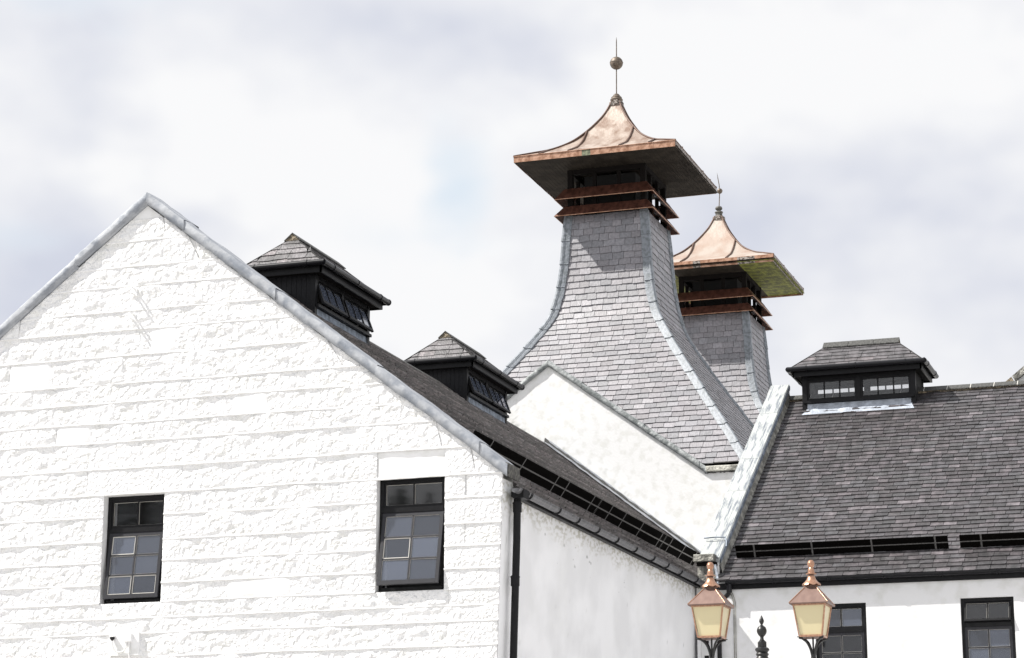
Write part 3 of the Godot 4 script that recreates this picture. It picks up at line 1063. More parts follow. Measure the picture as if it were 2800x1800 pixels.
func left_building() -> void:
	var o := thing("gabled_building", "long white rubble-stone building with a lead-capped gable and two black windows", "building")
	rng.seed = 2024
	var w1 := Rect2(-16.54, 5.70, 0.985, 1.595)
	var w2 := Rect2(-12.23, 5.71, 1.023, 1.613)
	var f := MB.new()
	var outline := PackedVector2Array([Vector2(-21.8, 0), Vector2(corner_x(0), 0), Vector2(corner_x(7.3), 7.30), Vector2(-16.02, 11.69), Vector2(-21.8, 7.15)])
	pierced(f, outline, [w1, w2], func(p): return Vector3(p.x, p.y, -30.012))
	pierced(f, outline, [w1, w2], func(p): return Vector3(p.x, p.y, -30.42))
	reveal(f, w1, -30.0, 0.42)
	reveal(f, w2, -30.0, 0.42)
	part("gable_wall", f, M["white_plain"], o)
	# courses of stone
	var ys := [3.9, 4.25, 4.58, 4.93, 5.26, 5.48, 5.705, 5.98, 6.30, 6.61, 6.97, 7.30, 7.69]
	while ys[-1] < 11.4:
		ys.append(ys[-1] + rng.randf_range(0.27, 0.43))
	var stones := node("gable_masonry", o)
	for r in ys.size() - 1:
		var y0: float = ys[r]
		var y1: float = ys[r + 1]
		var xa := maxf(-19.4, cope_x(y0, false) if y0 > 7.2 else -30.0)
		var xb := minf(corner_x(y0), cope_x(y0, true))
		var gaps := []
		for w in [w1, w2]:
			if y1 > w.position.y + 0.02 and y0 < w.end.y - 0.02:
				gaps.append([w.position.x, w.end.x, "window"])
			elif absf(y0 - 7.30) < 0.02:
				gaps.append([w.position.x - 0.29, w.end.x + 0.27, "lintel"])
		var runs := []
		var x := xa
		for g in gaps:
			runs.append([x, g[0], x > xa, g[2] == "window"])
			if g[2] == "lintel":
				lay_stone(stones, y0 + 0.004, y1, g[0] + 0.004, g[1] - 0.004, "dressed", true)
			x = g[1]
		runs.append([x, xb, x > xa, false])
		for q in runs.size():
			var run: Array = runs[q]
			var a: float = run[0]
			var e: float = run[1]
			var ends := []
			if run[2] and gaps.size() and gaps[maxi(q - 1, 0)][2] == "window":
				var jamb := 0.30 if r % 2 == 0 else 0.46
				lay_stone(stones, y0, y1, a, a + jamb, "dressed")
				a += jamb
			if q == runs.size() - 1 and y0 < 7.2:
				var quoin := 0.52 if r % 2 == 0 else 0.74
				ends.append([e - quoin, e])
				e -= quoin
			if run[3]:
				var jamb := 0.44 if r % 2 == 0 else 0.28
				ends.append([e - jamb, e])
				e -= jamb
			while a < e - 0.02:
				var w := rng.randf_range(0.32, 1.05)
				if e - a - w < 0.25:
					w = e - a
				var kind := "rock" if rng.randf() < 0.96 else "smooth"
				if y1 - y0 > 0.36 and rng.randf() < 0.22 and y0 > 7.4:
					var ym := lerpf(y0, y1, rng.randf_range(0.42, 0.6))
					lay_stone(stones, y0, ym, a, a + w, kind)
					lay_stone(stones, ym, y1, a, a + w, "rock")
				else:
					lay_stone(stones, y0, y1, a, a + w, kind)
				a += w
			for d in ends:
				lay_stone(stones, y0, y1, d[0], d[1], "dressed")
		# the raised line of pointing between this course and the next
		if y0 < 4.0:
			continue
		for q in runs.size():
			var run: Array = runs[q]
			var s := xa if q == 0 else float(run[0])
			var e: float = minf(run[1], minf(cope_x(y0, true) - 0.03, corner_x(y0)))
			s = maxf(s, cope_x(y0, false) + 0.03 if y0 > 7.2 else -30.0)
			for gap in gaps:
				if gap[2] == "lintel" and q == 0:
					e = minf(cope_x(y0, true), corner_x(y0))
			if gaps.size() and gaps[0][2] == "lintel" and q > 0:
				continue
			if e - s < 0.1:
				continue
			var nx := int((e - s) / 0.07)
			var sd := rng.randf_range(0, 300)
			var strip := MB.new()
			strip.sheet(func(i: int, j: int):
				var px := lerpf(s, e, float(i) / nx)
				var wave := noise.get_noise_2d(px * 0.4, sd) * 0.012 + noise2.get_noise_2d(px * 3.0, sd) * 0.003
				var fade := clampf(0.75 + noise2.get_noise_2d(px * 0.8, sd + 60) * 1.6, 0.1, 1.0)
				var cut: Vector2 = [Vector2(-0.012, -0.004), Vector2(-0.009, 0.022 * fade + 0.004), Vector2(0.008, 0.015 * fade + 0.004), Vector2(0.030, -0.004)][j]
				return Vector3(px, y0 + wave + cut.x, -30.0 + cut.y), nx, 3)
			part("pointing", strip, M["white_plain"], stones)
	# side wall, back, roof
	var s := MB.new()
	var top := 7.22
	s.sheet(func(i: int, j: int):
		var z := -30.0 - 11.5 * i / 230.0
		var y := lerpf(4.0, 6.3, j / 40.0)
		return Vector3(corner_x(y) + noise.get_noise_3d(z * 0.3, y * 0.9, 3) * 0.004, y, z), 230, 40, side_dirt)
	s.sheet(func(i: int, j: int):
		var z := -30.0 - 11.5 * i / 460.0
		var y := lerpf(6.3, top, j / 52.0)
		return Vector3(corner_x(y) + noise.get_noise_3d(z * 0.3, y * 0.9, 3) * 0.004, y, z), 460, 52, side_dirt)
	for j in 2:
		pass
	s.quad(Vector3(corner_x(0), 0, -30), Vector3(corner_x(0), 0, -41.5), Vector3(corner_x(4), 4, -41.5), Vector3(corner_x(4), 4, -30))
	s.quad(Vector3(-10.36, 0, -41.5), Vector3(-10.36, 0, -49.5), Vector3(-10.36, top, -49.5), Vector3(-10.36, top, -41.5))
	part("side_wall", s, M["white_side"], o)
	var inner := MB.new()
	inner.box(Vector3(-21.9, 0, -49.45), Vector3(-21.75, 7.2, -30.43))
	inner.box(Vector3(-21.7, 0, -49.5), Vector3(-10.5, 6.9, -49.42))
	inner.box(Vector3(-21.7, 4.4, -49.3), Vector3(-10.5, 4.6, -30.45))
	part("inner_wall", inner, M["room"], o)
	var deck := MB.new()
	var ye := RIDGE - FALL * 5.78
	deck.block(Vector3(-16, RIDGE - 0.07, -49.49), Vector3(5.64, -FALL * 5.64, 0), Vector3(0, 0.07, 0), Vector3(0, 0, 19.1))
	deck.block(Vector3(-22.0, RIDGE - FALL * 6.0 - 0.14, -49.49), Vector3(6.0, FALL * 6.0, 0), Vector3(0, 0.14, 0), Vector3(0, 0, 19.1))
	part("roof_deck", deck, M["under_slate"], o)
	var rows := []
	var L := Vector2(5.8, FALL * 5.8).length()
	var u := Vector3(-5.8, FALL * 5.8, 0) / L
	var al := Vector3(0, 0, -1)
	var g := 0.168
	for i in int(L / g):
		rows.append({"o": Vector3(-10.2, ye + 0.004, -30.44) + u * g * i, "a": al, "u": u, "n": al.cross(u), "g": g, "b0": 0.0, "b1": 19.02, "t0": 0.0, "t1": 19.02, "shade": rng.randf_range(0.65, 1.5)})
	lay_slates(node("right_slope", o), rows, 0.27, "left", 0, 71, "slate", 2.4, 0.004)
	var cap := MB.new()
	for k in 40:
		var z := -30.45 - k * 0.476
		cap.block(Vector3(-16.0, RIDGE + 0.055, z - 0.47), Vector3(0.15, -0.115, 0), Vector3(0.012, 0.02, 0), Vector3(0, 0, 0.466))
		cap.block(Vector3(-16.15, RIDGE - 0.06, z - 0.47), Vector3(0.15, 0.115, 0), Vector3(-0.012, 0.02, 0), Vector3(0, 0, 0.466))
	part("ridge_capping", cap, M["ridge"], o)
	# loose slates and the lead gutter against the kiln
	for p in [[-11.93, -35.2, 0.35], [-11.72, -41.9, -0.2], [-10.42, -40.15, 0.25]]:
		var b := MB.new()
		var at := Vector3(p[0], RIDGE - FALL * (p[0] + 16.0) + 0.05, p[1])
		var aa := al.rotated(al.cross(u), p[2])
		var uu := u.rotated(al.cross(u), p[2])
		b.block(at, aa * 0.3, uu * 0.2, al.cross(u) * 0.012)
		part("slipped_slate", b, M["pale_stone"], o)
	var valley := MB.new()
	valley.sheet(func(i: int, j: int):
		var x := -15.9 + 5.4 * i / 60.0
		var y := RIDGE - FALL * (x + 16.0) + 0.115 + noise2.get_noise_2d(x * 4, j * 3.0) * 0.012
		var z: float = [-49.31, -49.24, -48.6 + noise2.get_noise_2d(x * 3.0, 77) * 0.22][j]
		return Vector3(x, y + (0.10 if j == 0 else 0.0), z), 60, 2)
	part("valley_lead", valley, M["lead"], o)
	var fillet := MB.new()
	fillet.sheet(func(i: int, j: int):
		var x := -16.0 + 5.5 * i / 80.0
		var y := RIDGE - FALL * (x + 16.0) + 0.15 + noise2.get_noise_2d(x * 6, 31.0) * 0.02
		return Vector3(x, y + [0.05, 0.02, -0.07][j], [-49.31, -49.26, -49.235][j]), 80, 2)
	part("mortar_fillet", fillet, M["ridge"], o)
	# copings
	lead_coping(o, Vector2(-16.01, 11.886), Vector2(-10.262, 7.412), -29.93, 0.5, 0.186, [0.77, 2.70, 4.75, 6.71], "lead", 0.022)
	lead_coping(o, Vector2(-16.012, 11.884), Vector2(-21.9, 7.262), -29.932, 0.5, 0.18, [1.42, 4.2], "lead", 0.022)
	var end := MB.new()
	end.block(Vector3(-10.31, 7.245, -30.43), Vector3(0.062, -0.02, 0), Vector3(0, 0.19, 0), Vector3(0, 0, 0.487))
	part("coping_end", end, M["old_lead"], o)
	# eaves gutter and downpipe
	solid("fascia", [[Vector3(-10.33, 7.0, -41.2), Vector3(-10.255, 7.075, -30.3)]], M["black_paint"], o)
	gutter(o, Vector3(-10.185, 7.075, -30.05), Vector3(-10.185, 7.075, -40.6), 0.062, "gutter_grey", [0.38, 0.52, 1.85, 2.79, 3.82, 4.86, 5.93, 7.0, 7.9, 8.79, 9.88], Vector3(1, 0, 0))
	var hop := MB.new()
	hop.box(Vector3(-10.27, 6.96, -30.42), Vector3(-10.11, 7.09, -30.18))
	part("gutter_outlet", hop, M["black_paint"], o)
	pipe(o, [Vector3(-10.26, 7.0, -30.36), Vector3(-10.265, 6.4, -30.345), Vector3(-10.30, 5.0, -30.33), Vector3(-10.42, 0.0, -30.3)], 0.052, [[Vector3(-10.262, 6.86, -30.36), Vector3.UP], [Vector3(-10.285, 5.83, -30.34), Vector3.UP]])
	var side_up := Vector3(0.55, 0.83, 0).normalized()
	var gx := -11.10
	snow_guard(o, Vector3(gx, RIDGE - FALL * (gx + 16) + 0.03, -30.5), Vector3(gx, RIDGE - FALL * (gx + 16) + 0.03, -43.35), side_up, Vector3(0.83, -0.55, 0), 0.28, [0.75, 2.25, 3.87, 4.42, 5.83, 6.88, 7.7, 8.8, 10.1, 10.8, 11.72, 12.6], [6.2, 10.35])
	# windows
	window(o, Vector3(w1.position.x + 0.005, w1.position.y + 0.005, -30.13), w1.size.x - 0.01, w1.size.y - 0.01, 0.50, 3, 0.0, 8.0, ["pane_dark", "pane_sky"], [Vector2i(0, 2), Vector2i(0, 0), Vector2i(1, 0)])
	window(o, Vector3(w2.position.x + 0.005, w2.position.y + 0.005, -30.12), w2.size.x - 0.01, w2.size.y - 0.01, 0.45, 3, 0.0, 11.5, ["pane_dark", "pane_sky"], [Vector2i(0, 1)])


func lay_stone(parent: Node3D, y0: float, y1: float, a: float, e: float, kind: String, is_lintel := false) -> void:
	var l0 := maxf(a, cope_x(y0, false)) if y0 > 7.2 else a
	var l1 := maxf(a, cope_x(y1, false)) if y1 > 7.2 else a
	var r0 := minf(e, minf(cope_x(y0, true), corner_x(y0)) if y0 > 6.9 else corner_x(y0))
	var r1 := minf(e, minf(cope_x(y1, true), corner_x(y1)) if y1 > 6.9 else corner_x(y1))
	if r0 - l0 < 0.06 or minf(l0, l1) > r0:
		return
	if r1 < l1:
		r1 = (r1 + l1) / 2
		l1 = r1 - 0.01
	var b := MB.new()
	if kind == "rock":
		stone(b, y0, y1, l0, l1, r0, r1, -30.002, 0.026, rng.randf_range(-0.002, 0.006), 0.025)
	elif kind == "smooth":
		stone(b, y0, y1, l0, l1, r0, r1, -30.002, 0.010, 0.014, 0.05)
	else:
		stone(b, y0, y1, l0, l1, r0, r1, -30.002, 0.014, 0.012 if not is_lintel else 0.008, 0.045)
	part("lintel" if is_lintel else "stone", b, M["white_rock" if kind == "rock" else "white_dressed" if kind == "dressed" else "white_plain"], parent)


func side_dirt(p: Vector3) -> Color:   # moss and soot specks that drip from the gutter, and stray flecks
	var white := Color(0.89, 0.89, 0.90)
	var d := 7.0 - p.y
	var reach := 0.26 + 0.24 * noise.get_noise_2d(p.z * 1.3, 5.0) + 0.16 * absf(noise2.get_noise_2d(p.z * 2.6, 15.0))
	var speck := noise2.get_noise_3d(p.z * 6.0, p.y * 15.0, 4.0) * 0.5 + 0.5
	var k := clampf((1.0 - d / maxf(reach, 0.05)) * 1.3, 0, 1) * smoothstep(0.45, 0.62, speck)
	var c := white.lerp(Color(0.50, 0.48, 0.41), clampf(k * 0.75, 0, 1))
	var patch := smoothstep(0.1, 0.5, noise.get_noise_3d(p.z * 0.8, p.y * 0.8, 60.0)) * 0.06
	c = c.lerp(Color(0.7, 0.7, 0.68), patch)
	var fleck := smoothstep(0.5, 0.66, noise2.get_noise_3d(p.z * 3.0, p.y * 9.0, 44.0)) * smoothstep(-0.1, 0.4, noise.get_noise_3d(p.z * 0.5, p.y * 0.5, 20))
	c = c.lerp(Color(0.22, 0.22, 0.21), fleck * 0.7)
	if p.z > -30.6:   # green damp behind the downpipe
		var damp := smoothstep(-0.1, 0.5, noise2.get_noise_3d(p.z * 5.0, p.y * 1.6, 71.0)) * smoothstep(-30.05, -30.25, p.z) * smoothstep(4.5, 7.2, p.y)
		c = c.lerp(Color(0.30, 0.31, 0.27), damp * 0.6)
	return c


func kiln_dirt(p: Vector3) -> Color:
	var white := Color(0.79, 0.79, 0.785)
	var line := RIDGE - FALL * (p.x - 15.45 + 16.0)
	var d := p.y - line
	var speck := noise2.get_noise_3d(p.x * 6.0, p.y * 6.0, 12.0)
	var k := smoothstep(0.30, 0.62, speck) * clampf(1.0 - d / 0.9, 0, 1) * smoothstep(-0.1, 0.35, noise.get_noise_3d(p.x * 0.9, p.y * 0.9, 9.0))
	var near := smoothstep(0.0, 0.5, speck + 0.25) * clampf(1.0 - d / (0.10 + 0.08 * noise.get_noise_2d(p.x * 3, 3)), 0, 1)
	var c := white.lerp(Color(0.38, 0.39, 0.37), clampf(k * 0.7 + near * 0.8, 0, 1))
	return c.lerp(Color(0.66, 0.67, 0.66), smoothstep(0.1, 0.6, noise.get_noise_3d(p.x * 0.7, p.y * 0.7, 33)) * 0.2)


# ---------------------------------------------------------------- the white gable of the nearer kiln
func kiln_gable(o: Node3D) -> void:
	rng.seed = 61
	var w := MB.new()
	w.sheet(func(i: int, j: int):
		var y := lerpf(10.70, 13.36, j / 44.0)
		var half := (13.37 - y) / 0.734
		var l := maxf(-4.1, -0.474 - half)
		var r := minf(4.1, -0.474 + half)
		return Vector3(lerpf(l, r, i / 90.0), y, 4.18), 90, 44, kiln_dirt)
	w.sheet(func(i: int, j: int): return Vector3(lerpf(-4.1, 4.1, i / 130.0), lerpf(7.5, 10.70, j / 54.0), 4.18), 130, 54, kiln_dirt)
	w.quad(Vector3(-4.1, 0, 4.18), Vector3(4.1, 0, 4.18), Vector3(4.1, 7.5, 4.18), Vector3(-4.1, 7.5, 4.18))
	part("gable_wall", w, M["white_harl"], o)
	var back := MB.new()
	back.block(Vector3(-0.474, 13.25, 0.8), Vector3(3.65, -2.68, 0), Vector3(0, 0.08, 0), Vector3(0, 0, 3.35))
	back.block(Vector3(-4.124, 10.57, 0.8), Vector3(3.65, 2.68, 0), Vector3(0, 0.08, 0), Vector3(0, 0, 3.35))
	part("gable_roof", back, M["under_slate"], o)
	lead_coping(o, Vector2(-0.474, 13.503), Vector2(3.22, 10.80), 4.235, 0.42, 0.15, [0.95, 2.75, 4.3], "cope", 0.010, "coping_stone")
	lead_coping(o, Vector2(-0.476, 13.501), Vector2(-4.24, 10.75), 4.233, 0.42, 0.15, [1.1, 2.9], "cope", 0.010, "coping_stone")
	var k := MB.new()
	k.bevel_box(Vector3(3.19, 10.70, 3.7), Vector3(4.32, 10.83, 4.25), 0.015)
	part("kneeler_stone", k, M["pale_stone"], o)
	var rough := MB.new()
	for i in 26:
		rough.box(Vector3(3.16 + i * 0.042, 10.665 + rng.randf_range(0, 0.02), 4.0), Vector3(3.19 + i * 0.042 + rng.randf_range(0, 0.01), 10.699, 4.215))
	part("bedding", rough, M["ridge"], o)


# ---------------------------------------------------------------- the slate-roofed range on the right
const RZ := -47.15
const RY := 11.72
const RF := 0.702


func right_building() -> void:
	var o := thing("slate_roofed_building", "white building with a broad dark slate roof and white-painted skew coping on its left edge", "building")
	rng.seed = 88
	var zf := -40.65
	var w3 := Rect2(-8.187, 5.02, 0.912, 1.60)
	var w4 := Rect2(-5.629, 5.03, 0.912, 1.60)
	var w5 := Rect2(-10.27, 4.3, 0.19, 1.75)
	var f := MB.new()
	var outline := PackedVector2Array([Vector2(-10.33, 0), Vector2(2.0, 0), Vector2(2.0, 7.08), Vector2(-10.33, 7.08)])
	for h in [w3, w4, w5]:
		reveal(f, h, zf, 0.4)
	pierced(f, outline, [w3, w4, w5], func(p): return Vector3(p.x, p.y, zf))
	pierced(f, outline, [w3, w4, w5], func(p): return Vector3(p.x, p.y, zf - 0.4))
	part("front_wall", f, M["white_plain"], o)
	var inner := MB.new()
	inner.box(Vector3(1.9, 0, -53.5), Vector3(2.0, 7.0, zf - 0.41))
	inner.box(Vector3(-10.2, 0, -53.6), Vector3(2.0, 7.0, -53.5))
	inner.box(Vector3(-10.2, 4.0, -53.4), Vector3(1.9, 4.15, zf - 0.41))
	inner.box(Vector3(-10.2, 6.85, -53.4), Vector3(1.9, 6.95, zf - 0.41))
	part("inner_wall", inner, M["room"], o)
	var ye := RY - RF * (-40.5 - RZ)
	var deck := MB.new()
	deck.block(Vector3(-10.1, ye - 0.06 + RF * 0.14, -40.64), Vector3(12.1, 0, 0), Vector3(0, 0.06, 0), Vector3(0, RY - ye - RF * 0.14, RZ + 40.64))
	deck.block(Vector3(-10.1, ye - 0.10, RZ * 2 + 40.5), Vector3(12.1, 0, 0), Vector3(0, 0.10, 0), Vector3(0, RY - ye, -RZ - 40.5))
	part("roof_deck", deck, M["under_slate"], o)
	var rows := []
	var run := Vector2(-40.52 - RZ, RF * (-40.52 - RZ))
	var L := run.length()
	var u := Vector3(0, run.y, -run.x) / L
	var g := 0.163
	for i in int(L / g) + 1:
		rows.append({"o": Vector3(0, RY - run.y + 0.004, -40.52) + u * g * i, "a": Vector3.RIGHT, "u": u, "n": Vector3.RIGHT.cross(u), "g": g, "b0": -9.93, "b1": 1.6, "t0": -9.93, "t1": 1.6})
	lay_slates(node("front_slope", o), rows, 0.25, "dark", 290, 33, "slate", 1.35, 0.008)
	# ridge tiles bedded in mortar
	var x := -9.9
	while x < 1.8:
		var t := MB.new()
		var e := x + 0.462
		for s in [1, -1]:
			t.block(Vector3(x, RY + 0.085, RZ), Vector3(e - x, 0, 0), Vector3(0, 0.018, 0), Vector3(0, -0.105, 0.16 * s))
		part("ridge_tile", t, M["ridge"], o)
		var jt := MB.new()
		jt.block(Vector3(e, RY + 0.085, RZ), Vector3(0.012, 0, 0), Vector3(0, 0.019, 0), Vector3(0, -0.106, 0.161))
		part("mortar_joint", jt, M["putty"], o)
		x += 0.474
	solid("ridge_bedding", [[Vector3(-9.9, RY - 0.06, RZ - 0.1), Vector3(1.8, RY + 0.02, RZ + 0.11)]], M["mortar"], o)
	# skew coping
	var up_at := func(z: float) -> float: return 7.6 + 0.70 * (-40.8 - z)
	var zs := [-40.72, -41.31, -43.0, -44.2, -46.0, -47.2]
	for i in zs.size() - 1:
		var m := MB.new()
		var z0: float = zs[i] - (0.006 if i > 0 else 0.0)
		var z1: float = zs[i + 1]
		var y0: float = up_at.call(z0)
		var y1: float = up_at.call(z1)
		var nn := 8
		var uv0 := rng.randf()
		for k in nn:
			var a := lerpf(z0, z1, k / float(nn))
			var b := lerpf(z0, z1, (k + 1) / float(nn))
			var ya: float = up_at.call(a)
			var yb: float = up_at.call(b)
			var va := (a - z0) * -0.24
			var vb := (b - z0) * -0.24
			m.quad_uv(Vector3(-10.30, ya, a), Vector3(-9.92, ya, a), Vector3(-9.92, yb, b), Vector3(-10.30, yb, b), Vector2(uv0, va), Vector2(uv0 + 0.3, va), Vector2(uv0 + 0.3, vb), Vector2(uv0, vb))
			m.quad_uv(Vector3(-9.92, ya, a), Vector3(-9.905, ya - 0.02, a), Vector3(-9.905, yb - 0.02, b), Vector3(-9.92, yb, b), Vector2(uv0, va), Vector2(uv0 + 0.03, va), Vector2(uv0 + 0.03, vb), Vector2(uv0, vb))
		m.quad(Vector3(-10.30, y0, z0), Vector3(-10.30, y0 - 0.13, z0), Vector3(-9.905, y0 - 0.13, z0), Vector3(-9.905, y0 - 0.02, z0))
		m.quad(Vector3(-10.30, y1, z1), Vector3(-10.30, y1 - 0.13, z1), Vector3(-10.30, y0 - 0.13, z0), Vector3(-10.30, y0, z0))
		if i == zs.size() - 2:
			m.quad(Vector3(-9.905, y1, z1), Vector3(-9.905, y1 - 1.0, z1), Vector3(-10.30, y1 - 1.0, z1), Vector3(-10.30, y1, z1))
		part("coping_stone", m, M["cope_white"], o)
		var fl := MB.new()
		fl.sheet(func(p: int, q: int):
			var z := lerpf(z0, z1, p / 14.0)
			var y: float = up_at.call(z)
			return Vector3(-9.903 + [0.0, 0.012, 0.014, 0.010][q] + noise2.get_noise_2d(z * 5, q * 4.0) * 0.006, y - [0.022, 0.03, 0.10, 0.125][q], z), 14, 3)
		part("lead_flashing", fl, M["lead_blue"], o)
	var fil := MB.new()
	fil.sheet(func(p: int, q: int):
		var z := lerpf(-40.75, -47.15, p / 70.0)
		var y: float = up_at.call(z)
		var base := RY - RF * (z - RZ) + 0.02
		var w := noise2.get_noise_2d(z * 4.0, 9.0 + q) * 0.014
		return Vector3(-9.915 + 0.055 * q + w, lerpf(y - 0.12, base, q), z), 70, 1)
	part("mortar_fillet", fil, M["stone"], o)
	var core := MB.new()
	var pts := [Vector3(-10.28, 0, -40.66), Vector3(-10.28, 7.45, -40.72), Vector3(-10.28, 11.9, -47.14), Vector3(-10.28, 7.45, -53.5), Vector3(-10.28, 0, -53.5)]
	var dx := Vector3(0.355, 0, 0)
	for i in range(1, 4):
		core.tri(pts[0], pts[i + 1], pts[i])
		core.tri(pts[0] + dx, pts[i] + dx, pts[i + 1] + dx)
	for i in 5:
		core.quad(pts[i], pts[(i + 1) % 5], pts[(i + 1) % 5] + dx, pts[i] + dx)
	part("end_wall", core, M["white_plain"], o)
	var kn := MB.new()
	kn.bevel_box(Vector3(-10.36, 7.46, -40.8), Vector3(-9.98, 7.595, -40.56), 0.012)
	part("kneeler_stone", kn, M["stone"], o)
	solid("kneeler_bed", [[Vector3(-10.31, 7.39, -40.8), Vector3(-9.95, 7.455, -40.62)]], M["timber_dark"], o)
	solid("kneeler_pier", [[Vector3(-10.30, 6.98, -40.8), Vector3(-9.96, 7.385, -40.64)]], M["stone"], o)
	var cramp := MB.new()
	cramp.tube([Vector3(-10.32, 7.985, -41.24), Vector3(-10.1, 7.995, -41.24), Vector3(-9.92, 7.985, -41.24), Vector3(-9.89, 7.90, -41.2), Vector3(-9.885, 7.80, -41.15)], 0.014, 6)
	part("strap", cramp, M["lead_blue"], o)
	var slip := MB.new()
	slip.block(Vector3(-9.985, 7.40, -40.6), Vector3(0.04, 0, 0), Vector3(0.06, -0.34, 0.03), Vector3(0, 0, 0.015))
	part("lead_slip", slip, M["lead_bright"], o)
	# eaves
	solid("fascia", [[Vector3(-9.95, 6.94, -40.645), Vector3(1.9, 7.05, -40.60)]], M["black_paint"], o)
	var straps := []
	for k in 11:
		straps.append(0.86 + k * 0.985)
	gutter(o, Vector3(-9.76, 7.075, -40.535), Vector3(1.9, 7.075, -40.535), 0.055, "black_gloss", straps, Vector3(0, 0, 1))
	pipe(o, [Vector3(-9.70, 7.04, -40.545), Vector3(-9.70, 6.92, -40.545), Vector3(-9.715, 6.86, -40.55), Vector3(-9.77, 6.81, -40.565), Vector3(-9.85, 6.775, -40.58), Vector3(-9.90, 6.71, -40.585), Vector3(-9.91, 6.62, -40.585), Vector3(-9.91, 0.0, -40.585)], 0.042, [[Vector3(-9.70, 6.95, -40.545), Vector3.UP], [Vector3(-9.91, 6.3, -40.585), Vector3.UP]], "black_gloss")
	pipe(o, [Vector3(-10.16, 7.03, -40.45), Vector3(-10.08, 6.99, -40.5), Vector3(-9.98, 6.93, -40.52), Vector3(-9.94, 6.83, -40.54), Vector3(-9.935, 6.72, -40.56)], 0.06, [], "black_paint")
	for k in [[0.0, 0.010], [0.032, 0.007]]:
		var c := MB.new()
		c.tube([Vector3(-9.72 + k[0], 6.94, -40.63), Vector3(-9.70 + k[0], 6.88, -40.63), Vector3(-9.66 + k[0], 6.78, -40.63), Vector3(-9.645 + k[0], 6.7, -40.63), Vector3(-9.66 + k[0], 0.4, -40.63)], k[1], 6)
		part("conduit", c, M["pale_stone"], o)
	var gz := -41.19
	var gy := RY - RF * (gz - RZ) + 0.02
	var gu := Vector3(0, 0.86, 0.5).normalized()
	var go := Vector3(0, -0.5, 0.86).normalized()
	snow_guard(o, Vector3(-9.70, gy, gz), Vector3(-5.86, gy, gz), gu, go, 0.24, [0.33, 1.39, 2.47, 3.6], [])
	snow_guard(o, Vector3(-5.655, gy, gz), Vector3(1.2, gy, gz), gu, go, 0.24, [0.36, 1.45, 2.5, 3.6, 4.7, 5.8], [])
	window(o, Vector3(w3.position.x + 0.004, w3.position.y + 0.004, zf - 0.045), w3.size.x - 0.008, w3.size.y - 0.008, 0.47, 3, 2.5, 0.0, ["pane_sky", "pane_dark"], [])
	window(o, Vector3(w4.position.x + 0.004, w4.position.y + 0.004, zf - 0.05), w4.size.x - 0.008, w4.size.y - 0.008, 0.46, 3, 20.0, 0.0, ["pane_dark", "pane_sky"], [])
	window(o, Vector3(w5.position.x, w5.position.y, zf - 0.06), w5.size.x, w5.size.y, 0.3, 3, 0.0, 0.0, ["pane_dark", "pane_dark"], [])


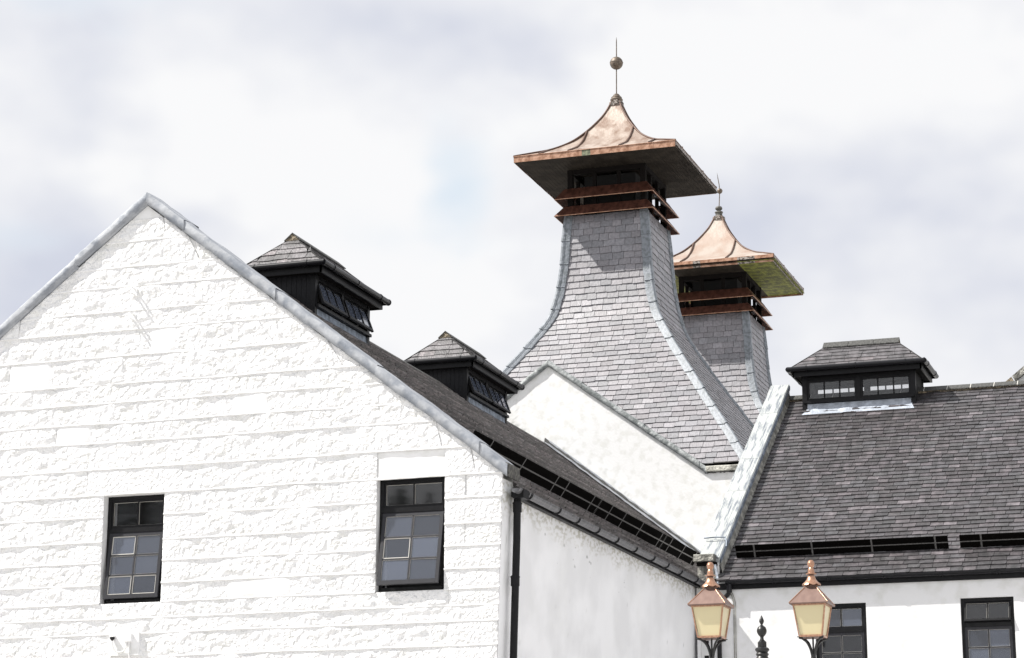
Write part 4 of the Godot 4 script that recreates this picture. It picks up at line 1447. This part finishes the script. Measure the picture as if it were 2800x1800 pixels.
# ---------------------------------------------------------------- ridge ventilators
# local: the ridge it straddles runs along z; long glazed sides face +x and -x
func ventilator(label: String, at: Vector3, turn: float, eh: float, rh: float, wh: float, tilt: float, fall: float, lead: String, sd: int) -> Node3D:
	var o := thing("roof_ventilator", label, "ventilator", at, "black timber ventilators astride the ridges")
	o.rotation.y = turn
	rng.seed = sd
	var ew := 0.75   # half width at the eaves
	var hw := 0.5    # half width of the walls
	var ye := 0.50
	var yr := 1.12
	var core := MB.new()
	var e := [Vector3(-ew + 0.02, ye - 0.02, eh - 0.02), Vector3(ew - 0.02, ye - 0.02, eh - 0.02), Vector3(ew - 0.02, ye - 0.02, -eh + 0.02), Vector3(-ew + 0.02, ye - 0.02, -eh + 0.02)]
	var r0 := Vector3(0, yr - 0.02, rh)
	var r1 := Vector3(0, yr - 0.02, -rh)
	core.tri(e[0], e[1], r0)
	core.quad(e[1], e[2], r1, r0)
	core.tri(e[2], e[3], r1)
	core.quad(e[3], e[0], r0, r1)
	core.quad(e[3], e[2], e[1], e[0])
	part("roof_deck", core, M["under_slate"], o)
	var rows := []
	var g := 0.152
	for k in 4:
		var s := side(k)
		var on: Vector3 = s[0]
		var al: Vector3 = s[1]
		var long := k % 2 == 1
		var foot := ew if long else eh
		var inset := ew if long else eh - rh
		var rise := Vector3.UP * (yr - ye) - on * inset
		var L := rise.length()
		var u := rise / L
		for i in int(ceil(L / g)) :
			var t0 := g * i / L
			var t1 := minf(g * (i + 1) / L, 1.0)
			var h0 := lerpf(eh, rh, t0) if long else ew * (1 - t0)
			var h1 := lerpf(eh, rh, t1) if long else ew * (1 - t1)
			rows.append({"o": on * foot + Vector3.UP * ye + rise * t0, "a": al, "u": u, "n": al.cross(u), "g": L * (t1 - t0), "b0": -h0, "b1": h0, "t0": -h1, "t1": h1})
	lay_slates(o, rows, 0.31, "vent", 300, sd)
	for h in [[1, 1], [1, -1], [-1, 1], [-1, -1]]:
		var hs := MB.new()
		hs.tube([Vector3(h[0] * (ew + 0.01), ye + 0.015, h[1] * (eh + 0.01)), Vector3(0, yr + 0.012, h[1] * rh)], 0.017, 5)
		part("hip_strip", hs, M["under_slate"], o)
	var seg := 3
	for i in seg:
		var z0 := lerpf(-rh - 0.10, rh + 0.10, i / float(seg)) + 0.004
		var z1 := lerpf(-rh - 0.10, rh + 0.10, (i + 1) / float(seg)) - 0.004
		var t := MB.new()
		for s in [1, -1]:
			t.block(Vector3(0, yr + 0.055, z0), Vector3(0, 0, z1 - z0), Vector3(0, 0.02, 0), Vector3(0.15 * s, -0.128, 0))
		part("ridge_tile", t, M["ridge"], o)
	for s in [1, -1]:
		var m := MB.new()
		m.tri(Vector3(-0.14, yr - 0.065, s * (rh + 0.085)), Vector3(0.14, yr - 0.065, s * (rh + 0.085)), Vector3(0, yr + 0.055, s * (rh + 0.085)))
		part("mortar_bedding", m, M["mortar"], o)
	# gutters, fascia, soffit
	var ru := 0.052
	for k in 4:
		var s := side(k)
		var on: Vector3 = s[0]
		var al: Vector3 = s[1]
		var long := k % 2 == 1
		var foot := (ew if long else eh) + 0.045
		var half := (eh if long else ew) + 0.06
		var c := on * foot + Vector3.UP * (ye - 0.012)
		var b := MB.new()
		b.tube([c - al * half, c + al * half], ru, 12)
		var gt := part("gutter", b, M["black_gloss"], o)
		for q in ([-0.72, 0.0, 0.72, 0.99] if long else [-0.6, 0.6]):
			var rg := MB.new()
			rg.tube([c + al * (half * q - 0.012), c + al * (half * q + 0.012)], ru + 0.009, 12)
			part("union", rg, M["black_gloss"], gt)
		var fb := MB.new()
		var ff := (ew if long else eh) - 0.03
		var fh := (eh if long else ew) - 0.03
		fb.block(on * (ff - 0.03) - al * fh + Vector3.UP * (ye - 0.16), al * fh * 2, Vector3.UP * 0.14, on * 0.03)
		part("fascia", fb, M["black_paint"], o)
	solid("soffit", [[Vector3(-ew + 0.05, ye - 0.135, -eh + 0.05), Vector3(ew - 0.05, ye - 0.115, eh - 0.05)]], M["timber_dark"], o)
	# boarded ends
	for s in [1, -1]:
		var n := 10
		for i in n:
			var x0 := -hw + 0.04 + i * (2 * hw - 0.08) / n
			var b := MB.new()
			var w := (2 * hw - 0.08) / n - 0.006
			var z: float = s * wh
			b.block(Vector3(x0, -0.5, z - 0.02), Vector3(w, 0, 0), Vector3(0, 0.875, 0), Vector3(0, 0, 0.04 + rng.randf_range(-0.003, 0.003)))
			part("board", b, M["black_board"], o)
		solid("end_lining", [[Vector3(-hw + 0.05, -0.5, s * wh - 0.03), Vector3(hw - 0.05, 0.375, s * wh + 0.01)]], M["dark_void"], o)
		for t in [1, -1]:
			solid("corner_post", [[Vector3(t * hw - 0.045, -0.46, s * wh - 0.05), Vector3(t * hw + 0.045, 0.376, s * wh + 0.05)]], M["black_paint"], o)
	solid("inner_floor", [[Vector3(-hw + 0.02, -0.26, -wh + 0.05), Vector3(hw - 0.02, -0.21, wh - 0.05)]], M["timber_dark"], o)
	for t in [1, -1]:
		var sx: float = t
		solid("mullion", [[Vector3(sx * hw - 0.04, -0.2, -0.04), Vector3(sx * hw + 0.035, 0.376, 0.04)]], M["black_paint"], o)
		solid("head", [[Vector3(sx * hw - 0.04, 0.29 if t == 1 else 0.37, -wh + 0.05), Vector3(sx * hw + 0.03, 0.378, wh - 0.05)]], M["black_paint"], o)
		solid("sill", [[Vector3(minf(sx * hw - 0.05 * sx, sx * (hw + 0.10)), -0.205, -wh - 0.02), Vector3(maxf(sx * hw - 0.05 * sx, sx * (hw + 0.10)), -0.155, wh + 0.02)]], M["black_paint"], o)
		solid("apron_board", [[Vector3(sx * hw - 0.035, -0.5, -wh + 0.05), Vector3(sx * hw + 0.02, -0.206, wh - 0.05)]], M["timber_dark"], o)
		var ap := MB.new()
		ap.sheet(func(i: int, j: int):
			var z := lerpf(-wh + 0.03, wh - 0.03, i / 30.0) * (1.0 if j < 3 else 1.06)
			var roll := noise2.get_noise_2d(z * 3.0, sd + 3.0) * 0.02
			var x: float = [0.026, 0.03, 0.06, 0.25][j]
			var y: float = [-0.215, -0.31 + roll, -0.36 + roll, 0.0][j]
			if j == 3:
				y = -fall * (hw + x) + 0.05
			if j == 2:
				x += 0.02 + roll
			return Vector3(sx * (hw + x), y, z * sx), 30, 3)
		part("lead_apron", ap, M[lead], o)
		var cw := wh - 0.05 - 0.04
		for q in 2:
			var wn := node("window", o)
			var basis := Basis(Vector3.UP, sx * PI / 2)
			var px := -wh + 0.05 if q == 0 else 0.04
			casement(wn, Vector3(px, -0.153, hw + 0.012), cw, 0.44 if t == 1 else 0.525, 3, 1, tilt if t == 1 else 0.0, "black_paint", "pane_clear" if tilt < 1.0 or t < 0 else "pane_tilted", [], 0.045 if t == 1 else 0.025, basis, "black_paint")
			if tilt > 1 and t == 1:
				var stay := MB.new()
				stay.tube([Vector3(hw, -0.15, -(px + cw * 0.5)), Vector3(hw + 0.44 * sin(deg_to_rad(tilt)) * 0.95, -0.10, -(px + cw * 0.5))], 0.008, 5)
				part("stay", stay, M["galvanised"], wn)
	return o


# ---------------------------------------------------------------- lamp standard
func lamp_post(at: Vector3) -> void:
	var o := thing("lamp_post", "black iron lamp standard carrying two copper lanterns with cream glass", "lamp post", at)
	# local: standard on the y axis, arms along x
	var p := MB.new()
	p.lathe(Vector3.ZERO, [Vector2(0.22, 0.0), Vector2(0.22, 0.25), Vector2(0.17, 0.32), Vector2(0.14, 0.9), Vector2(0.16, 0.95), Vector2(0.10, 1.05), Vector2(0.065, 1.4), Vector2(0.055, 3.6), Vector2(0.075, 3.65), Vector2(0.06, 3.7), Vector2(0.055, 4.12), Vector2(0.062, 4.17), Vector2(0.072, 4.19), Vector2(0.06, 4.21), Vector2(0.074, 4.235), Vector2(0.06, 4.255), Vector2(0.081, 4.28), Vector2(0.079, 4.296), Vector2(0.06, 4.31)], 20)
	part("pole", p, M["iron"], o)
	var sq := MB.new()
	sq.lathe(Vector3.ZERO, [Vector2(0.05, 4.30), Vector2(0.05, 4.37), Vector2(0.026, 4.395)], 4)
	sq.lathe(Vector3.ZERO, [Vector2(0.026, 4.39), Vector2(0.018, 4.42), Vector2(0.022, 4.432), Vector2(0.04, 4.45), Vector2(0.053, 4.475), Vector2(0.0565, 4.496), Vector2(0.0535, 4.515), Vector2(0.042, 4.54), Vector2(0.02, 4.555), Vector2(0.011, 4.565), Vector2(0.015, 4.575), Vector2(0.024, 4.59), Vector2(0.028, 4.607), Vector2(0.022, 4.63), Vector2(0.011, 4.655), Vector2(0.003, 4.672)], 20)
	part("finial", sq, M["iron"], o)
	for s in [-1, 1]:
		var arm := MB.new()
		var pts := []
		for i in 15:
			var t := i / 14.0
			pts.append(Vector3(s * lerpf(0.05, 0.58, t), 3.75 + 0.30 * sin(t * PI * 0.5) - 0.10 * sin(t * PI), 0))
		arm.tube(pts, 0.022, 8)
		arm.tube([Vector3(s * 0.58, 4.0, 0), Vector3(s * 0.58, 4.22, 0)], 0.028, 10)
		part("arm", arm, M["iron"], o)
	for s in [-1, 1]:
		var dy := 0.0 if s < 0 else -0.027
		var l := node("lantern", o, Vector3(s * 0.58, dy, 0))
		l.set_meta("label", "left copper lantern" if s < 0 else "right copper lantern")
		var yb := 4.43
		var yt := 4.795
		var hb := 0.128
		var ht := 0.181
		# four uprights, rails and four milky panes
		for k in 4:
			var sd := side(k)
			var on: Vector3 = sd[0]
			var al: Vector3 = sd[1]
			var g := MB.new()
			g.quad(on * (hb - 0.006) - al * (hb - 0.012) + Vector3.UP * (yb + 0.012), on * (hb - 0.006) + al * (hb - 0.012) + Vector3.UP * (yb + 0.012), on * (ht - 0.006) + al * (ht - 0.012) + Vector3.UP * (yt - 0.015), on * (ht - 0.006) - al * (ht - 0.012) + Vector3.UP * (yt - 0.015))
			part("glass_pane", g, M["lamp_glass"], l)
			var up := MB.new()
			up.tube([(on + al) * hb + Vector3.UP * yb, (on + al) * ht + Vector3.UP * yt], 0.010, 4)
			up.bar(on * hb - al * hb + Vector3.UP * (yb + 0.008), on * hb + al * hb + Vector3.UP * (yb + 0.008), 0.016, 0.022)
			up.bar(on * ht - al * ht + Vector3.UP * (yt - 0.010), on * ht + al * ht + Vector3.UP * (yt - 0.010), 0.014, 0.026)
			part("copper_frame", up, M["copper_bright"], l)
			var rf := MB.new()
			var re := 0.218
			var rt := 0.064
			rf.quad(on * re - al * re + Vector3.UP * 4.80, on * re + al * re + Vector3.UP * 4.80, on * rt + al * rt + Vector3.UP * 4.985, on * rt - al * rt + Vector3.UP * 4.985)
			rf.quad(on * re + al * re + Vector3.UP * 4.80, on * re - al * re + Vector3.UP * 4.80, on * (re - 0.004) - al * (re - 0.004) + Vector3.UP * 4.786, on * (re - 0.004) + al * (re - 0.004) + Vector3.UP * 4.786)
			part("roof_plate", rf, M["copper_plum"], l)
			var hr := MB.new()
			hr.tube([(on + al) * (re - 0.002) + Vector3.UP * 4.803, (on + al) * rt + Vector3.UP * 4.988], 0.006, 5)
			part("hip_seam", hr, M["copper_bright"], l)
		var under := MB.new()
		under.quad(Vector3(-0.214, 4.788, -0.214), Vector3(0.214, 4.788, -0.214), Vector3(0.214, 4.788, 0.214), Vector3(-0.214, 4.788, 0.214))
		part("soffit_plate", under, M["copper_plum"], l)
		solid("tray", [[Vector3(-hb, yb - 0.004, -hb), Vector3(hb, yb, hb)]], M["copper_plum"], l)
		var nk := MB.new()
		nk.lathe(Vector3.ZERO, [Vector2(0.068, 4.975), Vector2(0.068, 5.012)], 16)
		nk.lathe(Vector3.ZERO, [Vector2(0.034, 5.105), Vector2(0.034, 5.14)], 12)
		part("vent_neck", nk, M["copper_seam"], l)
		var bell := MB.new()
		var seg := 32
		var prof := [Vector2(0.106, 5.018), Vector2(0.098, 5.026), Vector2(0.074, 5.045), Vector2(0.054, 5.07), Vector2(0.044, 5.095), Vector2(0.040, 5.112)]
		bell.sheet(func(i: int, j: int):
			var a := TAU * i / float(seg)
			var q: Vector2 = prof[j]
			var wav := (absf(sin(a * 4.0)) * 0.016 if j == 0 else 0.0)
			return Vector3(cos(a) * q.x, q.y - wav + 0.006, -sin(a) * q.x), seg, prof.size() - 1)
		part("crown_skirt", bell, M["copper_bright"], l)
		var top := MB.new()
		top.lathe(Vector3.ZERO, [Vector2(0.03, 5.132), Vector2(0.058, 5.136), Vector2(0.058, 5.145), Vector2(0.038, 5.152), Vector2(0.036, 5.175), Vector2(0.034, 5.19), Vector2(0.028, 5.206), Vector2(0.024, 5.214), Vector2(0.031, 5.224), Vector2(0.0385, 5.24), Vector2(0.0395, 5.256), Vector2(0.041, 5.258), Vector2(0.041, 5.263), Vector2(0.039, 5.266), Vector2(0.033, 5.284), Vector2(0.02, 5.296), Vector2(0.002, 5.30)], 24)
		part("copper_finial", top, M["copper_bright"], l)
		for k in 4:
			var a := PI / 4 + k * PI / 2
			var d := Vector3(cos(a), 0, sin(a))
			var br := MB.new()
			var pts := []
			for i in 9:
				var t := i / 8.0
				pts.append(d * (0.018 + (hb * 1.42 - 0.018) * (1.0 - cos(t * PI / 2))) + Vector3.UP * (4.19 + (yb - 0.012 - 4.19) * sin(t * PI / 2)))
			br.tube(pts, 0.0125, 6)
			part("bracket", br, M["iron"], l)
			br = MB.new()
			br.bar(d * (hb * 1.42 - 0.04) + Vector3.UP * (yb - 0.006), d * (hb * 1.42 + 0.022) + Vector3.UP * (yb - 0.002), 0.022, 0.008)
			part("clip", br, M["iron"], l)
		var st := MB.new()
		st.tube([Vector3(0, 4.18, 0), Vector3(0, yb, 0)], 0.0105, 8)
		st.lathe(Vector3.ZERO, [Vector2(0.02, 4.14), Vector2(0.034, 4.17), Vector2(0.034, 4.20), Vector2(0.02, 4.215)], 12)
		part("stem", st, M["iron"], l)


# ---------------------------------------------------------------- things on the gable
func wall_things() -> void:
	var b := thing("junction_box", "white board low on the gable with a black plug and a small white box", "junction box", Vector3(-16.09, 4.945, -29.985))
	var bd := MB.new()
	bd.bevel_box(Vector3(-0.235, 0.0, -0.02), Vector3(0.24, 0.33, 0.045), 0.004)
	part("backboard", bd, M["white_plain"], b)
	var bx := MB.new()
	bx.bevel_box(Vector3(0.02, 0.19, 0.045), Vector3(0.145, 0.302, 0.105), 0.008)
	part("cover", bx, M["white_plain"], b)
	var plug := MB.new()
	plug.lathe(Vector3(-0.165, 0.205, 0.085), [Vector2(0.008, 0.0), Vector2(0.012, 0.012), Vector2(0.034, 0.034), Vector2(0.036, 0.055), Vector2(0.030, 0.064), Vector2(0.0, 0.066)], 16)
	part("plug", plug, M["black_paint"], b)
	solid("socket", [[Vector3(-0.197, 0.265, 0.045), Vector3(-0.135, 0.29, 0.115)]], M["white_plain"], b)
	var c := MB.new()
	c.tube([Vector3(-0.165, 0.21, 0.085), Vector3(-0.16, 0.15, 0.085), Vector3(-0.135, 0.085, 0.08), Vector3(-0.08, 0.045, 0.065), Vector3(-0.02, 0.05, 0.06), Vector3(0.03, 0.07, 0.07), Vector3(0.06, 0.13, 0.08), Vector3(0.065, 0.19, 0.08)], 0.011, 7)
	c.tube([Vector3(0.10, 0.19, 0.07), Vector3(0.10, 0.02, 0.065), Vector3(0.10, -0.05, 0.03), Vector3(0.10, -0.9, 0.03)], 0.011, 7)
	part("cable", c, M["white_plain"], b)
	for k in 2:
		var y := 10.30 if k == 0 else 9.915
		var t := thing("wall_bracket", ["white two-armed iron bracket, the upper of the pair below the gable peak", "white two-armed iron bracket, the lower of the pair below the gable peak"][k], "bracket", Vector3(-16.17 - 0.008 * k, y, -29.985), "white brackets below the gable peak")
		for s in [0.0, 0.085]:
			var a := MB.new()
			a.box(Vector3(-0.012, s, -0.02), Vector3(0.018, s + 0.018, 0.135))
			part("arm", a, M["white_plain"], t)
		var pl := MB.new()
		pl.box(Vector3(-0.042, -0.012, -0.02), Vector3(0.045, 0.10, 0.004))
		part("plate", pl, M["white_plain"], t)
	var rod := MB.new()
	rod.tube([Vector3(0, 0, -0.03), Vector3(0, 0.005, 0.10)], 0.008, 6)
	var r := part("peg", rod, M["white_plain"], self)
	r.position = Vector3(-14.125, 9.75, -29.985)
	tag(r, "thin white metal peg jutting from the gable right of the brackets", "peg")


func far_gable() -> void:
	var o := thing("far_gabled_building", "white gable with a brown stone coping rising behind the ridge at the far right", "building")
	var f := MB.new()
	var p := [Vector3(-7.2, 0, -52), Vector3(6, 0, -52), Vector3(6, 12.0, -52), Vector3(-0.4, 17.0, -52), Vector3(-7.2, 11.72, -52)]
	var d := Vector3(0, 0, -9)
	for i in range(1, 4):
		f.tri(p[0], p[i], p[i + 1])
		f.tri(p[0] + d, p[i + 1] + d, p[i] + d)
	for i in 5:
		f.quad(p[i], p[i] + d, p[(i + 1) % 5] + d, p[(i + 1) % 5])
	part("gable_wall", f, M["white_plain"], o)
	var dir := Vector3(6.8, 5.28, 0)
	for i in 14:
		var c := MB.new()
		c.block(p[4] + Vector3(-0.02, 0.0, -0.5) + dir * (i / 14.0) + dir * 0.0012, dir * 0.0690, Vector3(-0.06, 0.12, 0), Vector3(0, 0, 0.56 + 0.01 * (i % 2)))
		part("coping_stone", c, M["mortar" if i % 2 == 0 else "stone"], o)


func conifer(label: String, at: Vector3, h: float, spread: float, sd: int) -> void:
	var o := thing("conifer_tree", label, "tree", at, "conifers across the yard behind the viewer")
	rng.seed = sd
	var t := MB.new()
	t.tube([Vector3.ZERO, Vector3(0.05, h * 0.5, 0), Vector3(0, h * 0.98, 0)], [0.28, 0.16, 0.02], 8)
	part("trunk", t, M["bark"], o)
	var c := MB.new()
	var y := h * 0.12
	while y < h:
		var k := 1.0 - y / h
		var n := 9
		for i in n:
			var a := TAU * i / n + rng.randf_range(-0.4, 0.4)
			var r := spread * (0.15 + k) * rng.randf_range(0.7, 1.1) * (1.0 if y < h * 0.97 else 0.4)
			var d := Vector3(cos(a), 0, sin(a))
			var s := Vector3(-d.z, 0, d.x)
			var tip := Vector3(0, y - r * rng.randf_range(0.05, 0.3), 0) + d * r
			var base := Vector3(0, y, 0)
			var m := 8
			for q in m:
				var f0 := q / float(m)
				var p0 := base.lerp(tip, f0)
				var wd := r * 0.34 * (1.0 - f0) + 0.08
				for sg in [-1, 1]:
					c.tri(p0, p0 + (tip - base).normalized() * 0.10, p0 + s * sg * wd + (tip - base).normalized() * wd * 0.7 - Vector3.UP * wd * 0.25)
			c.tri(base - Vector3.UP * 0.03, tip, base + Vector3.UP * 0.03)
		y += lerpf(0.22, 0.5, k)
	part("crown", c, M["needles"], o)


# ---------------------------------------------------------------- the scene
func _ready() -> void:
	var cam := Camera3D.new()
	cam.name = "camera"
	cam.position = EYE
	cam.basis = Basis(Vector3.UP, 0.328369) * Basis(Vector3.RIGHT, 0.239208) * Basis(Vector3.BACK, 0.001525)
	cam.fov = rad_to_deg(2.0 * atan(900.0 / 6359.8))
	cam.far = 3000.0
	add_child(cam)
	noise.seed = 4
	noise.frequency = 1.0
	noise.fractal_octaves = 4
	noise2.seed = 9
	noise2.frequency = 1.0
	noise2.fractal_octaves = 3
	noise3.seed = 21
	noise3.frequency = 1.0
	noise3.fractal_octaves = 2
	var env := Environment.new()
	env.background_mode = Environment.BG_SKY
	env.sky = Sky.new()
	env.sky.sky_material = make_sky()
	env.tonemap_mode = Environment.TONE_MAPPER_LINEAR
	env.tonemap_exposure = 1.85
	env.sdfgi_enabled = true
	env.ssao_enabled = true
	env.ssil_enabled = true
	var we := WorldEnvironment.new()
	we.name = "environment"
	we.environment = env
	add_child(we)
	var sun := DirectionalLight3D.new()
	sun.name = "sun"
	sun.light_energy = 1.25
	sun.light_color = Color(1.0, 0.985, 0.96)
	sun.light_angular_distance = 0.55
	sun.shadow_enabled = true
	sun.look_at_from_position(Vector3(-0.570, 0.780, 0.258), Vector3.ZERO)
	add_child(sun)
	materials()
	slate_variants()
	var ground := MB.new()
	ground.quad(Vector3(-1500, 0, 1500), Vector3(1500, 0, 1500), Vector3(1500, 0, -1500), Vector3(-1500, 0, -1500))
	var gm := part("ground", ground, M["gravel"], self)
	gm.set_meta("kind", "structure")
	gm.set_meta("label", "pale gravel yard")
	left_building()
	right_building()
	var k1 := kiln("kiln_house", "nearer kiln with a tall flared slate roof, white gable and copper pagoda cap", "pagoda-roofed kilns", Vector3(-15.45, 0, -53.5), true)
	kiln_gable(k1)
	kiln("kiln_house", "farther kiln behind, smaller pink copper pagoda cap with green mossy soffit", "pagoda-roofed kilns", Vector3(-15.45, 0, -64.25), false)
	far_gable()
	ventilator("black ventilator nearest the gable peak, both side lights propped open", Vector3(-16.0, RIDGE, -36.24), 0.0, 1.42, 0.92, 1.17, 21.0, FALL, "lead_blue", 301)
	ventilator("black ventilator nearer the white kiln gable, its lights propped open", Vector3(-16.0, RIDGE, -43.82), 0.0, 1.42, 0.95, 1.19, 21.0, FALL, "lead_blue", 302)
	ventilator("black ventilator on the right-hand roof with shut windows and bright lead apron", Vector3(-8.34, RY, RZ), -PI / 2, 1.365, 0.70, 1.125, 0.0, RF, "lead_bright", 303)
	lamp_post(Vector3(-5.78, 0, -25.68))
	wall_things()
	conifer("tall dark conifer mirrored in the upper panes of the left gable window", Vector3(-42.6, 0, 20), 28.0, 6.0, 1)
	conifer("conifer whose tip is mirrored in the left upper pane of the right gable window", Vector3(-31.75, 0, 20), 16.75, 3.2, 2)
	conifer("lower conifer mirrored at the foot of the right upper pane", Vector3(-30.75, 0, 20.4), 16.45, 2.8, 3)
	conifer("broad conifer mirrored behind the tallest one", Vector3(-48.5, 0, 22), 22.5, 5.0, 4)
